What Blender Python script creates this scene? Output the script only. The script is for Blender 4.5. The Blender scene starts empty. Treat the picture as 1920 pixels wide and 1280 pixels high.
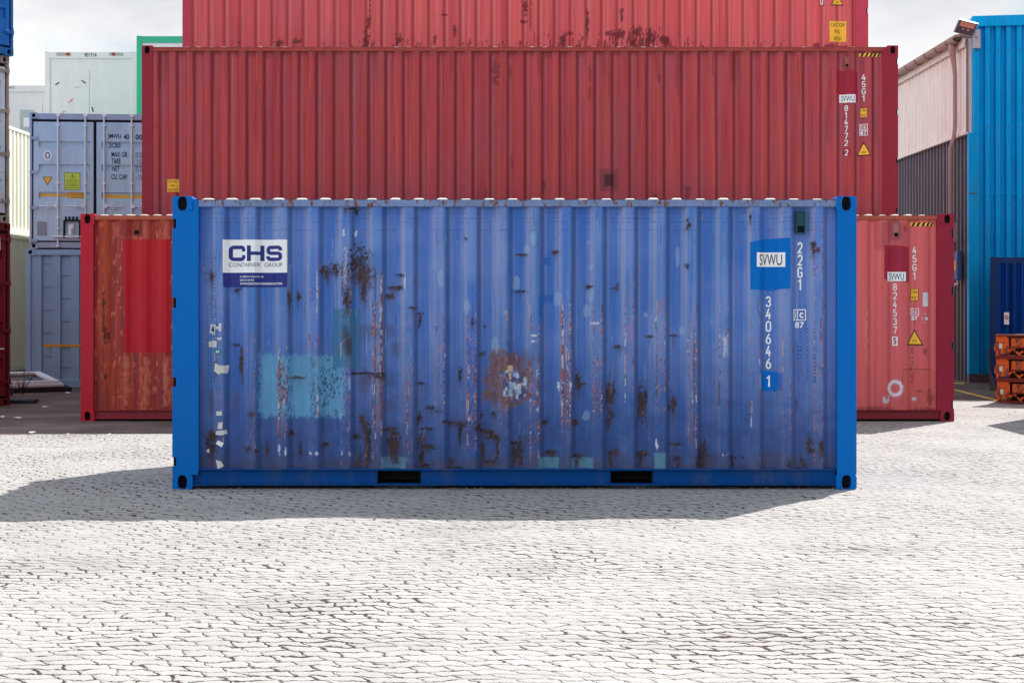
import bpy, bmesh, math, random
import numpy as np
from mathutils import Vector

# ------------------------------------------------------------------ camera, sky, sun, exposure
S = bpy.context.scene
COL = S.collection
F = 2750.0            # focal length in photo pixels (photo 1920 wide)
HZ = 569.5            # horizon row
EYE = 1.64
cam_d = bpy.data.cameras.new("camera"); cam = bpy.data.objects.new("camera", cam_d); COL.objects.link(cam)
cam.location = (0, 0, EYE); cam.rotation_euler = (math.radians(90), 0, 0)
cam_d.sensor_width = 36; cam_d.lens = F / 1920 * 36
cam_d.shift_y = -(640 - HZ) / 1920
cam_d.clip_start = 0.1; cam_d.clip_end = 3000
S.camera = cam

SUN_TO = Vector((1.46, 1.78, 2.59)).normalized()      # direction towards the sun
EL = math.asin(SUN_TO.z); AZ = math.atan2(SUN_TO.x, SUN_TO.y)
w = bpy.data.worlds.new("World"); S.world = w; w.use_nodes = True
nt = w.node_tree; nt.nodes.clear()
out = nt.nodes.new('ShaderNodeOutputWorld'); bg = nt.nodes.new('ShaderNodeBackground')
sky = nt.nodes.new('ShaderNodeTexSky'); sky.sky_type = 'NISHITA'; sky.sun_disc = False
sky.sun_elevation = EL; sky.sun_rotation = AZ; sky.air_density = 1.0; sky.dust_density = 2.0; sky.ozone_density = 1.0
tc = nt.nodes.new('ShaderNodeTexCoord'); mp = nt.nodes.new('ShaderNodeMapping')
mp.inputs['Scale'].default_value = (1.0, 1.0, 2.6); mp.inputs['Location'].default_value = (0.35, 0.1, 0.2)
nz = nt.nodes.new('ShaderNodeTexNoise'); nz.inputs['Scale'].default_value = 3.2; nz.inputs['Detail'].default_value = 7; nz.inputs['Roughness'].default_value = 0.55
rp = nt.nodes.new('ShaderNodeValToRGB'); rp.color_ramp.elements[0].position = 0.40; rp.color_ramp.elements[1].position = 0.58
rp.color_ramp.elements[0].color = (0.62, 0.62, 0.62, 1)
mx = nt.nodes.new('ShaderNodeMix'); mx.data_type = 'RGBA'
nz2 = nt.nodes.new('ShaderNodeTexNoise'); nz2.inputs['Scale'].default_value = 6; nz2.inputs['Detail'].default_value = 5
rp2 = nt.nodes.new('ShaderNodeValToRGB'); rp2.color_ramp.elements[0].color = (11.0, 14.2, 15.6, 1); rp2.color_ramp.elements[1].color = (15.4, 15.3, 15.6, 1)
rp2.color_ramp.elements[0].position = 0.42; rp2.color_ramp.elements[1].position = 0.54
nt.links.new(tc.outputs['Generated'], mp.inputs['Vector']); nt.links.new(mp.outputs[0], nz.inputs['Vector']); nt.links.new(mp.outputs[0], nz2.inputs['Vector'])
nt.links.new(nz.outputs['Fac'], rp.inputs[0]); nt.links.new(nz2.outputs['Fac'], rp2.inputs[0])
nt.links.new(rp.outputs[0], mx.inputs['Factor']); nt.links.new(sky.outputs[0], mx.inputs[6]); nt.links.new(rp2.outputs[0], mx.inputs[7])
# sky brightness ramp added out of view: brighter left, to shape fold shading
sx = nt.nodes.new('ShaderNodeSeparateXYZ'); nt.links.new(tc.outputs['Generated'], sx.inputs[0])
def wm(op, a, b, clamp=False):
    q = nt.nodes.new('ShaderNodeMath'); q.operation = op; q.use_clamp = clamp
    for i, v in enumerate((a, b)):
        if isinstance(v, float): q.inputs[i].default_value = v
        else: nt.links.new(v, q.inputs[i])
    return q.outputs[0]
side = wm('MULTIPLY', wm('MAXIMUM', wm('ADD', wm('MULTIPLY', sx.outputs[0], -1.0), wm('MULTIPLY', sx.outputs[1], -0.45)), 0.0), 0.62)
fac = wm('ADD', wm('ADD', 0.61, side), wm('MULTIPLY', wm('MINIMUM', sx.outputs[1], 0.0), 0.22))
vm = nt.nodes.new('ShaderNodeVectorMath'); vm.operation = 'SCALE'
nt.links.new(mx.outputs[2], vm.inputs[0]); nt.links.new(fac, vm.inputs['Scale'])
nt.links.new(vm.outputs[0], bg.inputs['Color']); bg.inputs['Strength'].default_value = 0.066
nt.links.new(bg.outputs[0], out.inputs[0])

ld = bpy.data.lights.new("sun", 'SUN'); ld.energy = 5.0; ld.angle = math.radians(0.53); ld.color = (1.0, 0.965, 0.90)
lo = bpy.data.objects.new("sun", ld); COL.objects.link(lo)
lo.rotation_euler = (-SUN_TO).to_track_quat('-Z', 'Y').to_euler(); lo.location = (20, 24, 36)
S.view_settings.view_transform = 'Standard'; S.view_settings.look = 'None'
S.view_settings.exposure = 0.70; S.view_settings.gamma = 1.0
S.render.engine = 'CYCLES'
S.cycles.use_denoising = True
S.cycles.max_bounces = 6; S.cycles.diffuse_bounces = 4; S.cycles.glossy_bounces = 3; S.cycles.transparent_max_bounces = 6

# ------------------------------------------------------------------ helpers
def lin(c):
    c = np.asarray(c, float) / 255.0
    return np.where(c <= 0.04045, c / 12.92, ((c + 0.055) / 1.055) ** 2.4)
GAIN = 0.95
def A(r, g, b, gain=None):
    v = lin((r, g, b)) * (GAIN if gain is None else gain)
    return (float(v[0]), float(v[1]), float(v[2]), 1.0)

class Nd:
    def __init__(s, m): s.t = m.node_tree; s.n = s.t.nodes
    def new(s, ty, **k):
        x = s.n.new(ty)
        for a, b in k.items(): setattr(x, a, b)
        return x
    def link(s, a, b): s.t.links.new(a, b)
    def put(s, sock, v):
        if hasattr(v, 'links') or isinstance(v, bpy.types.NodeSocket): s.link(v, sock)
        else: sock.default_value = v
    def math(s, op, a, b=0.0, c=0.0, clamp=False):
        x = s.new('ShaderNodeMath', operation=op); x.use_clamp = clamp
        s.put(x.inputs[0], a); s.put(x.inputs[1], b); s.put(x.inputs[2], c); return x.outputs[0]
    def noise(s, vec, scale, detail=3, rough=0.55, sc=(1, 1, 1), loc=(0, 0, 0)):
        m = s.new('ShaderNodeMapping'); m.inputs['Scale'].default_value = sc; m.inputs['Location'].default_value = loc
        s.link(vec, m.inputs['Vector']); x = s.new('ShaderNodeTexNoise')
        x.inputs['Scale'].default_value = scale; x.inputs['Detail'].default_value = detail; x.inputs['Roughness'].default_value = rough
        s.link(m.outputs[0], x.inputs['Vector']); return x.outputs['Fac']
    def ramp(s, f, a, b, lo=0.0, hi=1.0):
        x = s.new('ShaderNodeMapRange'); x.interpolation_type = 'SMOOTHSTEP'
        s.put(x.inputs['Value'], f); x.inputs['From Min'].default_value = a; x.inputs['From Max'].default_value = b
        x.inputs['To Min'].default_value = lo; x.inputs['To Max'].default_value = hi; return x.outputs[0]
    def mix(s, f, a, b, mode='MIX'):
        x = s.new('ShaderNodeMix', data_type='RGBA', blend_type=mode)
        s.put(x.inputs['Factor'], f); s.put(x.inputs[6], a); s.put(x.inputs[7], b); return x.outputs[2]
    def bump(s, h, strength, dist):
        x = s.new('ShaderNodeBump'); x.inputs['Strength'].default_value = strength; x.inputs['Distance'].default_value = dist
        s.link(h, x.inputs['Height']); return x.outputs[0]

MATS = {}
def base_mat(name):
    m = bpy.data.materials.new(name); m.use_nodes = True
    return m, Nd(m), m.node_tree.nodes['Principled BSDF']

def paint(name, col, rough=0.5, var=0.10, streak=0.10, rust=0.0, rustcol=(0.10, 0.035, 0.018, 1), metal=0.0, bump=0.15, scale=1.0, dirt=0.0, rscale=9, spec=0.22):
    """weathered painted steel: tone variation, vertical run-off streaks, rust specks, fine grain"""
    if name in MATS: return MATS[name]
    m, n, p = base_mat(name)
    v = n.new('ShaderNodeTexCoord').outputs['Object']
    a = n.noise(v, 1.6 * scale, 5, 0.6)
    b = n.noise(v, 6 * scale, 4, 0.6, sc=(3.5, 3.5, 0.25))
    g = n.noise(v, 70, 2, 0.6)
    f = n.math('ADD', n.math('MULTIPLY', n.math('SUBTRACT', a, 0.5), var * 3), n.math('MULTIPLY', n.math('SUBTRACT', b, 0.5), streak * 3))
    f = n.math('ADD', f, n.math('MULTIPLY', n.math('SUBTRACT', g, 0.5), 0.10))
    f = n.math('ADD', f, 1.0)
    cc = n.new('ShaderNodeCombineColor'); n.link(f, cc.inputs[0]); n.link(f, cc.inputs[1]); n.link(f, cc.inputs[2])
    c = n.mix(1.0, col, cc.outputs[0], 'MULTIPLY')
    if dirt > 0:
        dm = n.ramp(n.noise(v, 2.2, 6, 0.65, sc=(1.5, 1.5, .6), loc=(3, 1, 7)), 0.48, 0.72, 0, dirt)
        c = n.mix(dm, c, (0.13, 0.115, 0.105, 1))
    if rust > 0:
        r1 = n.noise(v, rscale, 7, 0.72, sc=(1, 1, 0.55), loc=(7, 3, 1))
        r = n.ramp(r1, 0.70 - 0.22 * rust, 0.74 - 0.22 * rust)
        rc = n.mix(n.noise(v, 40, 3), rustcol, (rustcol[0] * 2.6, rustcol[1] * 2.4, rustcol[2] * 2.0, 1))
        c = n.mix(r, c, rc)
    n.link(c, p.inputs['Base Color'])
    p.inputs['Metallic'].default_value = metal; p.inputs['Specular IOR Level'].default_value = spec
    n.link(n.ramp(a, 0.3, 0.7, rough - 0.08, rough + 0.12), p.inputs['Roughness'])
    if bump: n.link(n.bump(n.noise(v, 14, 4), bump, 0.004), p.inputs['Normal'])
    MATS[name] = m; return m

def plain(name, col, rough=0.6, var=0.06):
    return paint(name, col, rough, var, 0.03, bump=0.05)

def attr_mat(name, rough=0.5):
    """paint whose albedo, wear, rust and fold shading were laid onto the sheet vertex by vertex"""
    m, n, p = base_mat(name)
    v = n.new('ShaderNodeTexCoord').outputs['Object']
    at = n.new('ShaderNodeAttribute', attribute_name='Col')
    b = n.noise(v, 12, 5, 0.65, sc=(5, 5, 0.22))
    g = n.noise(v, 90, 3, 0.65)
    f = n.math('ADD', n.math('MULTIPLY', n.math('SUBTRACT', b, 0.5), 0.22), n.math('MULTIPLY', n.math('SUBTRACT', g, 0.5), 0.20))
    f = n.math('ADD', f, 1.0)
    cc = n.new('ShaderNodeCombineColor'); n.link(f, cc.inputs[0]); n.link(f, cc.inputs[1]); n.link(f, cc.inputs[2])
    c = n.mix(1.0, at.outputs['Color'], cc.outputs[0], 'MULTIPLY')
    sc = n.ramp(n.noise(v, 30, 6, 0.8, sc=(3.2, 1, .5), loc=(2, 2, 2)), 0.70, 0.735)
    c = n.mix(n.math('MULTIPLY', sc, 0.35), c, n.mix(1.0, c, (0.45, 0.36, 0.36, 1), 'MULTIPLY'))
    n.link(c, p.inputs['Base Color'])
    n.link(n.ramp(b, 0.3, 0.7, rough - 0.1, rough + 0.12), p.inputs['Roughness'])
    p.inputs['Specular IOR Level'].default_value = 0.22
    h = n.math('ADD', n.noise(v, 5, 3), n.math('MULTIPLY', g, 0.15))
    n.link(n.bump(h, 0.25, 0.01), p.inputs['Normal'])
    return m

BLACK = plain('black_recess', (0.004, 0.004, 0.005, 1), 0.8)  # near-black stands in for shade inside notches, holes and pockets
STEEL = paint('galvanised_bar', (.78, .79, .82, 1), 0.45, 0.12, 0.05, rust=0.12, metal=0.0, spec=.5)
GASKET = plain('rubber_gasket', (0.008, 0.009, 0.013, 1), 0.6)

def tag(o, label=None, cat=None, group=None, kind=None):
    if label: o['label'] = label
    if cat: o['category'] = cat
    if group: o['group'] = group
    if kind: o['kind'] = kind
    return o

def empty(name, loc, rz, label, cat, group=None):
    o = bpy.data.objects.new(name, None); COL.objects.link(o)
    o.empty_display_size = 0.3
    o.location = loc; o.rotation_euler = (0, 0, rz); return tag(o, label, cat, group)

class MB:
    def __init__(s): s.v = []; s.f = []; s.m = []
    def add(s, vs, fs, mi=0):
        b = len(s.v); s.v += [tuple(x) for x in vs]
        for f in fs: s.f.append(tuple(i + b for i in f)); s.m.append(mi)
        return s
    def box(s, x0, x1, y0, y1, z0, z1, mi=0):
        vs = [(x0, y0, z0), (x1, y0, z0), (x1, y1, z0), (x0, y1, z0), (x0, y0, z1), (x1, y0, z1), (x1, y1, z1), (x0, y1, z1)]
        return s.add(vs, [(0, 3, 2, 1), (4, 5, 6, 7), (0, 1, 5, 4), (1, 2, 6, 5), (2, 3, 7, 6), (3, 0, 4, 7)], mi)
    def prism(s, pts, y0, y1, mi=0):
        """outline in x,z given anticlockwise seen from the front (-y), thickness y0..y1"""
        n = len(pts)
        vs = [(x, y0, z) for x, z in pts] + [(x, y1, z) for x, z in pts]
        fs = [tuple(range(n)), tuple(range(2 * n - 1, n - 1, -1))] + [(i, i + n, (i + 1) % n + n, (i + 1) % n) for i in range(n)]
        return s.add(vs, fs, mi)
    def tube(s, path, r, n=10, mi=0):
        path = [Vector(p) for p in path]; rings = []
        for i, p in enumerate(path):
            d = (path[min(i + 1, len(path) - 1)] - path[max(i - 1, 0)]).normalized()
            up = Vector((0, 0, 1)) if abs(d.z) < 0.9 else Vector((0, 1, 0))
            a = d.cross(up).normalized(); b = d.cross(a)
            rr = r[i] if isinstance(r, (list, tuple)) else r
            rings.append([p + a * math.cos(2 * math.pi * k / n) * rr + b * math.sin(2 * math.pi * k / n) * rr for k in range(n)])
        vs = [x for q in rings for x in q]; fs = []
        for i in range(len(path) - 1):
            for k in range(n):
                fs.append((i * n + k, i * n + (k + 1) % n, (i + 1) * n + (k + 1) % n, (i + 1) * n + k))
        fs.append(tuple(range(n))[::-1]); fs.append(tuple((len(path) - 1) * n + k for k in range(n)))
        return s.add(vs, fs, mi)
    def build(s, name, mats, parent=None, bevel=0.0, smooth=False):
        me = bpy.data.meshes.new(name); me.from_pydata(s.v, [], s.f)
        if not isinstance(mats, (list, tuple)): mats = [mats]
        for m in mats: me.materials.append(m)
        me.polygons.foreach_set('material_index', s.m)
        bm = bmesh.new(); bm.from_mesh(me); bmesh.ops.recalc_face_normals(bm, faces=bm.faces); bm.to_mesh(me); bm.free()
        if smooth: me.polygons.foreach_set('use_smooth', [True] * len(me.polygons))
        o = bpy.data.objects.new(name, me); COL.objects.link(o)
        if parent: o.parent = parent
        if bevel > 0:
            bv = o.modifiers.new('bevel', 'BEVEL'); bv.width = bevel; bv.segments = 2; bv.limit_method = 'ANGLE'; bv.angle_limit = 0.7
        return o

def box_obj(name, b, mat, parent=None, bevel=0.0):
    return MB().box(*b).build(name, mat, parent, bevel)

# ---- value noise
def vnoise(x, z, seed=0):
    r = np.random.RandomState(seed).rand(256, 256)
    xi = np.floor(x).astype(int); zi = np.floor(z).astype(int); fx = x - xi; fz = z - zi
    fx = fx * fx * (3 - 2 * fx); fz = fz * fz * (3 - 2 * fz)
    g = lambda i, j: r[i & 255, j & 255]
    return (g(xi, zi) * (1 - fx) + g(xi + 1, zi) * fx) * (1 - fz) + (g(xi, zi + 1) * (1 - fx) + g(xi + 1, zi + 1) * fx) * fz
def fbm(x, z, seed=0, o=4):
    s = 0; a = 0.5; t = 0
    for i in range(o):
        s = s + a * vnoise(x * 2 ** i, z * 2 ** i, seed + i); t += a; a *= 0.55
    return s / t
def sstep(a, b, x):
    t = np.clip((x - a) / (b - a), 0, 1); return t * t * (3 - 2 * t)

# ---- text as filled outlines, fitted into a box
_tc = {}
def glyphs(txt, bold=0.0):
    k = (txt, bold)
    if k not in _tc:
        cu = bpy.data.curves.new('t', 'FONT'); cu.body = txt; cu.size = 1; cu.offset = bold; cu.resolution_u = 5; cu.fill_mode = 'FRONT'
        o = bpy.data.objects.new('t', cu); COL.objects.link(o); bpy.context.view_layer.update()
        me = bpy.data.meshes.new_from_object(o.evaluated_get(bpy.context.evaluated_depsgraph_get()))
        v = [(p.co.x, p.co.y) for p in me.vertices]; f = [tuple(p.vertices) for p in me.polygons]
        bpy.data.objects.remove(o); bpy.data.curves.remove(cu); bpy.data.meshes.remove(me)
        xs = [a for a, _ in v]; ys = [b for _, b in v]
        x0, x1, y0, y1 = min(xs), max(xs), min(ys), max(ys)
        _tc[k] = ([((a - x0) / (x1 - x0), (b - y0) / (y1 - y0)) for a, b in v], f)
    return _tc[k]

def _arc(cx, cy, rx, ry, a0, a1, n=8):
    return [(cx + rx * math.cos(math.radians(a0 + (a1 - a0) * i / n)), cy - ry * math.sin(math.radians(a0 + (a1 - a0) * i / n))) for i in range(n + 1)]
DIG = {
    '0': [(_arc(.5, .26, .5, .26, 0, 180) + _arc(.5, .74, .5, .26, 180, 360), True)],
    '1': [([(.10, .20), (.60, .0), (.60, 1.06)], False)],
    '2': [(_arc(.5, .27, .46, .27, 175, -15) + [(.90, .46), (.04, 1.0), (1.0, 1.0)], False)],
    '3': [(_arc(.48, .25, .44, .25, 170, -80) + [(.40, .49)], False), (_arc(.48, .73, .5, .27, 90, -170), False)],
    '4': [([(.62, -.06), (.0, .70), (1.06, .70)], False), ([(.72, .38), (.72, 1.06)], False)],
    '5': [([(.92, .0), (.14, .0), (.10, .46)] + _arc(.48, .70, .5, .30, 118, -165), False)],
    '6': [(_arc(.5, .70, .48, .30, 0, 360, 16)[:-1], True), ([(.74, -.03), (.32, .24), (.06, .60)], False)],
    '7': [([(-.06, .0), (.98, .0), (.36, 1.06)], False)],
    '8': [(_arc(.5, .25, .42, .25, 0, 360, 16)[:-1], True), (_arc(.5, .74, .5, .26, 0, 360, 16)[:-1], True)],
    'G': [(_arc(.5, .26, .48, .26, 10, 180) + _arc(.5, .74, .48, .26, 180, 360) + [(.98, .54), (.48, .54)], False)],
}
class Shape:
    """flat shapes in photo pixels (x right, y down)"""
    def __init__(s): s.v = []; s.f = []; s.lay = {}
    def poly(s, pts):
        b = len(s.v); s.v += list(pts); s.f.append(tuple(range(b, b + len(pts)))); return s
    def rect(s, x0, y0, x1, y1): return s.poly([(x0, y1), (x1, y1), (x1, y0), (x0, y0)])
    def text(s, t, x0, y0, x1, y1, bold=0.0):
        v, f = glyphs(t, bold); b = len(s.v)
        s.v += [(x0 + a * (x1 - x0), y1 - c * (y1 - y0)) for a, c in v]
        s.f += [tuple(i + b for i in q) for q in f]; return s
    def mitre(s, pts, wd, closed=False, layer=0):
        n = len(pts); L = []; R = []; k = wd / 2
        for i in range(n):
            p = pts[i]; a = pts[i - 1] if (closed or i > 0) else None; c = pts[(i + 1) % n] if (closed or i < n - 1) else None
            def nrm(u, v):
                q = math.hypot(v[0] - u[0], v[1] - u[1]) or 1; return (-(v[1] - u[1]) / q, (v[0] - u[0]) / q)
            n1 = nrm(a, p) if a else nrm(p, c); n2 = nrm(p, c) if c else n1
            mx_, my_ = n1[0] + n2[0], n1[1] + n2[1]; q = math.hypot(mx_, my_) or 1; mx_, my_ = mx_ / q, my_ / q
            f = k / max(0.45, mx_ * n1[0] + my_ * n1[1])
            L.append((p[0] + mx_ * f, p[1] + my_ * f)); R.append((p[0] - mx_ * f, p[1] - my_ * f))
        for i in range(n if closed else n - 1):
            j = (i + 1) % n; b = len(s.v); s.poly([L[i], L[j], R[j], R[i]])
            if layer:
                for q in range(b, b + 4): s.lay[q] = layer
        return s
    def digits(s, t, cx, y0, pitch, h, w, th=None):
        """stencil-like condensed block characters, one under the other"""
        th = th or h * 0.135
        for i, ch in enumerate(t):
            if ch not in DIG: s.text(ch, cx - w / 2, y0 + i * pitch, cx + w / 2, y0 + i * pitch + h, .03); continue
            X0, X1 = cx - w / 2 + th / 2, cx + w / 2 - th / 2; Y0 = y0 + i * pitch + th / 2; Y1 = y0 + i * pitch + h - th / 2
            for li, (pts, cl) in enumerate(DIG[ch]):
                s.mitre([(X0 + a * (X1 - X0), Y0 + b * (Y1 - Y0)) for a, b in pts], th, cl, li)
        return s
    def column(s, t, cx, y0, pitch, h, w, bold=0.035):
        return s.digits(t, cx, y0, pitch, h, w)
    def column_old(s, t, cx, y0, pitch, h, w, bold=0.035):
        for i, ch in enumerate(t):
            ww = w * 0.5 if ch == '1' else w
            s.text(ch, cx - ww / 2, y0 + i * pitch, cx + ww / 2, y0 + i * pitch + h, bold)
        return s
    def stroke(s, pts, wd, closed=False):
        n = len(pts); L = []; R = []
        for i in range(n):
            a = pts[(i - 1) % n] if (closed or i > 0) else pts[i]; c = pts[(i + 1) % n] if (closed or i < n - 1) else pts[i]
            dx, dy = c[0] - a[0], c[1] - a[1]; q = math.hypot(dx, dy) or 1
            k = wd / 2
            L.append((pts[i][0] - dy / q * k, pts[i][1] + dx / q * k)); R.append((pts[i][0] + dy / q * k, pts[i][1] - dx / q * k))
        for i in range(n if closed else n - 1):
            j = (i + 1) % n; s.poly([L[i], L[j], R[j], R[i]])
        return s
    def frame(s, x0, y0, x1, y1, t):
        s.rect(x0, y0, x1, y0 + t); s.rect(x0, y1 - t, x1, y1); s.rect(x0, y0 + t, x0 + t, y1 - t); return s.rect(x1 - t, y0 + t, x1, y1 - t)
    def scale(s, x0, y0, sx, sy):
        s.v = [(x0 + a * sx, y0 + b * sy) for a, b in s.v]; return s

class Place:
    """turns photo pixels into local x,z of a container face standing at depth D"""
    def __init__(s, D, xc, z0, surf=None, hd=None):
        s.k = F / D; s.xc = xc; s.z0 = z0; s.surf = surf; s.hd = hd
    def x(s, px): return (px - 960) / s.k - s.xc
    def z(s, py): return EYE - (py - HZ) / s.k - s.z0
    def decal(s, shape, name, mat, parent, off=0.002):
        bm = bmesh.new(); ly = bm.verts.layers.float.new('lay'); vs = [bm.verts.new((s.x(a), 0, s.z(b))) for a, b in shape.v]
        for q, l_ in shape.lay.items(): vs[q][ly] = l_
        for f in shape.f:
            try: bm.faces.new([vs[i] for i in f])
            except ValueError: pass
        if s.surf:
            xs = [v.co.x for v in bm.verts]; lo, hi = min(xs), max(xs)
            for fx in s.surf.folds(lo, hi):
                bmesh.ops.bisect_plane(bm, geom=bm.verts[:] + bm.edges[:] + bm.faces[:], plane_co=(fx, 0, 0), plane_no=(1, 0, 0), dist=1e-5)
            for v in bm.verts: v.co.y = s.surf.y1(v.co.x) - off - v[ly] * 0.0005
        else:
            for v in bm.verts: v.co.y = -off
        bm.normal_update()
        for f in bm.faces:
            if f.normal.y > 0: f.normal_flip()
        me = bpy.data.meshes.new(name); bm.to_mesh(me); bm.free(); me.materials.append(mat)
        o = bpy.data.objects.new(name, me); COL.objects.link(o); o.parent = parent; return o

class Corr:
    def __init__(s, x0, x1, phase, pitch=0.2795, flat=0.072, slope=0.068, depth=0.036, y0=0.016):
        s.__dict__.update(locals())
    def y(s, x):
        d = np.abs((x - s.phase + s.pitch / 2) % s.pitch - s.pitch / 2)
        return s.y0 + s.depth * np.clip((d - s.flat / 2) / s.slope, 0, 1)
    def y1(s, x): return float(s.y(np.array([x]))[0])
    def folds(s, lo, hi):
        r = []
        k = math.floor((lo - s.phase) / s.pitch) - 1
        while s.phase + k * s.pitch < hi + s.pitch:
            c = s.phase + k * s.pitch
            for o in (-s.flat / 2 - s.slope, -s.flat / 2, s.flat / 2, s.flat / 2 + s.slope):
                if lo + 1e-4 < c + o < hi - 1e-4: r.append(c + o)
            k += 1
        return sorted(r)
    def xs(s, step):
        f = [s.x0] + s.folds(s.x0, s.x1) + [s.x1]; r = []
        for a, b in zip(f[:-1], f[1:]):
            n = max(1, int(round((b - a) / step)))
            r += [a + (b - a) * i / n for i in range(n)]
        return np.array(r + [s.x1])

def panel(name, surf, z0, z1, step, parent, mat, painter=None, dent=None):
    X = surf.xs(step); Z = np.linspace(z0, z1, max(2, int((z1 - z0) / step) + 1))
    gx, gz = np.meshgrid(X, Z); gy = surf.y(gx)
    if dent is not None: gy = gy + dent(gx, gz)
    nx, nz_ = len(X), len(Z)
    co = np.stack([gx, gy, gz], -1).reshape(-1, 3)
    i = np.arange(nz_ - 1)[:, None] * nx + np.arange(nx - 1)[None, :]
    fc = np.stack([i, i + 1, i + nx + 1, i + nx], -1).reshape(-1, 4)
    me = bpy.data.meshes.new(name)
    me.vertices.add(len(co)); me.vertices.foreach_set('co', co.ravel())
    me.loops.add(fc.size); me.loops.foreach_set('vertex_index', fc.ravel())
    me.polygons.add(len(fc)); me.polygons.foreach_set('loop_start', np.arange(0, fc.size, 4))
    me.update(calc_edges=True)
    if painter is not None:
        c = painter(gx, gz).reshape(-1, 3)
        at = me.color_attributes.new('Col', 'FLOAT_COLOR', 'POINT')
        at.data.foreach_set('color', np.concatenate([c, np.ones((len(c), 1))], 1).ravel().astype(np.float32))
    me.materials.append(mat)
    o = bpy.data.objects.new(name, me); COL.objects.link(o); o.parent = parent; return o

def casting(parent, x0, x1, z0, z1, y, mat, depth=0.16, hole=(0.042, 0.062)):
    """corner casting: block with an oval aperture in its face"""
    m = MB(); cx, cz = (x0 + x1) / 2, (z0 + z1) / 2; rx, rz = hole; n = 32
    hw, hh = (x1 - x0) / 2, (z1 - z0) / 2; inner = []; outer = []
    for k in range(n):
        t = 2 * math.pi * (k + .5) / n; c, q = math.cos(t), math.sin(t)
        e = 0.75
        inner.append((cx + rx * math.copysign(abs(c) ** e, c), cz + rz * math.copysign(abs(q) ** e, q)))
        g = max(abs(c) / hw, abs(q) / hh); outer.append((cx + c / g, cz + q / g))
    # true rectangle corners
    vs = [(a, y, b) for a, b in outer] + [(a, y, b) for a, b in inner] + [(a, y + 0.05, b) for a, b in inner]
    fs = []
    for k in range(n):
        j = (k + 1) % n; fs += [(k, j, n + j, n + k), (n + k, n + j, 2 * n + j, 2 * n + k)]
    m.add(vs, fs, 0); m.add([(a, y + 0.05, b) for a, b in inner], [tuple(range(n))], 1)
    rim = [(x0, z0), (x1, z0), (x1, z1), (x0, z1)]
    # sides
    b = len(m.v)
    m.add([(a, y, c) for a, c in outer] + [(a, y + depth, c) for a, c in outer], [(k, k + n, (k + 1) % n + n, (k + 1) % n) for k in range(n)] + [tuple(range(2 * n - 1, n - 1, -1))], 0)
    return m.build('corner_casting', [mat, BLACK], parent)

def roof_mesh(parent, x0, x1, y0, y1, ztop, mat, bump=0.02, pitch=0.209, wd=0.115, phase=0.0):
    """roof sheet pressed with cross corrugations that stand just above the rails"""
    m = MB(); zb = ztop - 0.003
    X = [(x0, 0)]; c = x0 + 0.12 + phase
    while c + wd < x1 - 0.1:
        X += [(c - 0.0, 0), (c + 0.028, 1), (c + wd - 0.028, 1), (c + wd, 0)]; c += pitch
    X.append((x1, 0)); Y = [(y0, 0), (y0 + 0.06, 0), (y0 + 0.10, 1), (y1 - 0.10, 1), (y1 - 0.06, 0), (y1, 0)]
    nx = len(X); rr = random.Random(5)
    hs = [rr.uniform(0.65, 1.1) for _ in X]
    vs = [(a, b, zb + bump * f * g * hs[i // 4]) for (b, g) in Y for i, (a, f) in enumerate(X)]
    fs = [(j * nx + i, j * nx + i + 1, (j + 1) * nx + i + 1, (j + 1) * nx + i) for j in range(len(Y) - 1) for i in range(nx - 1)]
    m.add(vs, fs); return m.build('roof', mat, parent)

def shell(parent, x0, x1, y0, y1, z0, z1, mat, back=True, name='rear_wall'):
    """remaining walls of a container seen edge-on or from the side: corrugated end walls, back and floor"""
    def corr_wall(nm, a, b, fixed, axis, out_):
        m = MB(); pts = []; t = a
        while t < b - 1e-6:
            pts += [(t, 0), (min(t + .07, b), 0), (min(t + .14, b), 1), (min(t + .21, b), 1)]; t += .28
        pts.append((b, 0)); vs = []
        for (q, d) in pts:
            for z in (z0, z1):
                o = fixed - out_ * d * 0.036
                vs.append((o, q, z) if axis == 'x' else (q, o, z))
        m.add(vs, [(2 * i, 2 * i + 2, 2 * i + 3, 2 * i + 1) for i in range(len(pts) - 1)]); m.build(nm, mat, parent)
    corr_wall('end_wall', y0, y1, x0, 'x', -1); corr_wall('end_wall', y0, y1, x1, 'x', 1)
    if back: corr_wall(name, x0, x1, y1, 'y', 1)
    box_obj('floor', (x0, x1, y0 + 0.02, y1, z0 - 0.10, z0 - 0.02), BLACK, parent)

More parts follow.
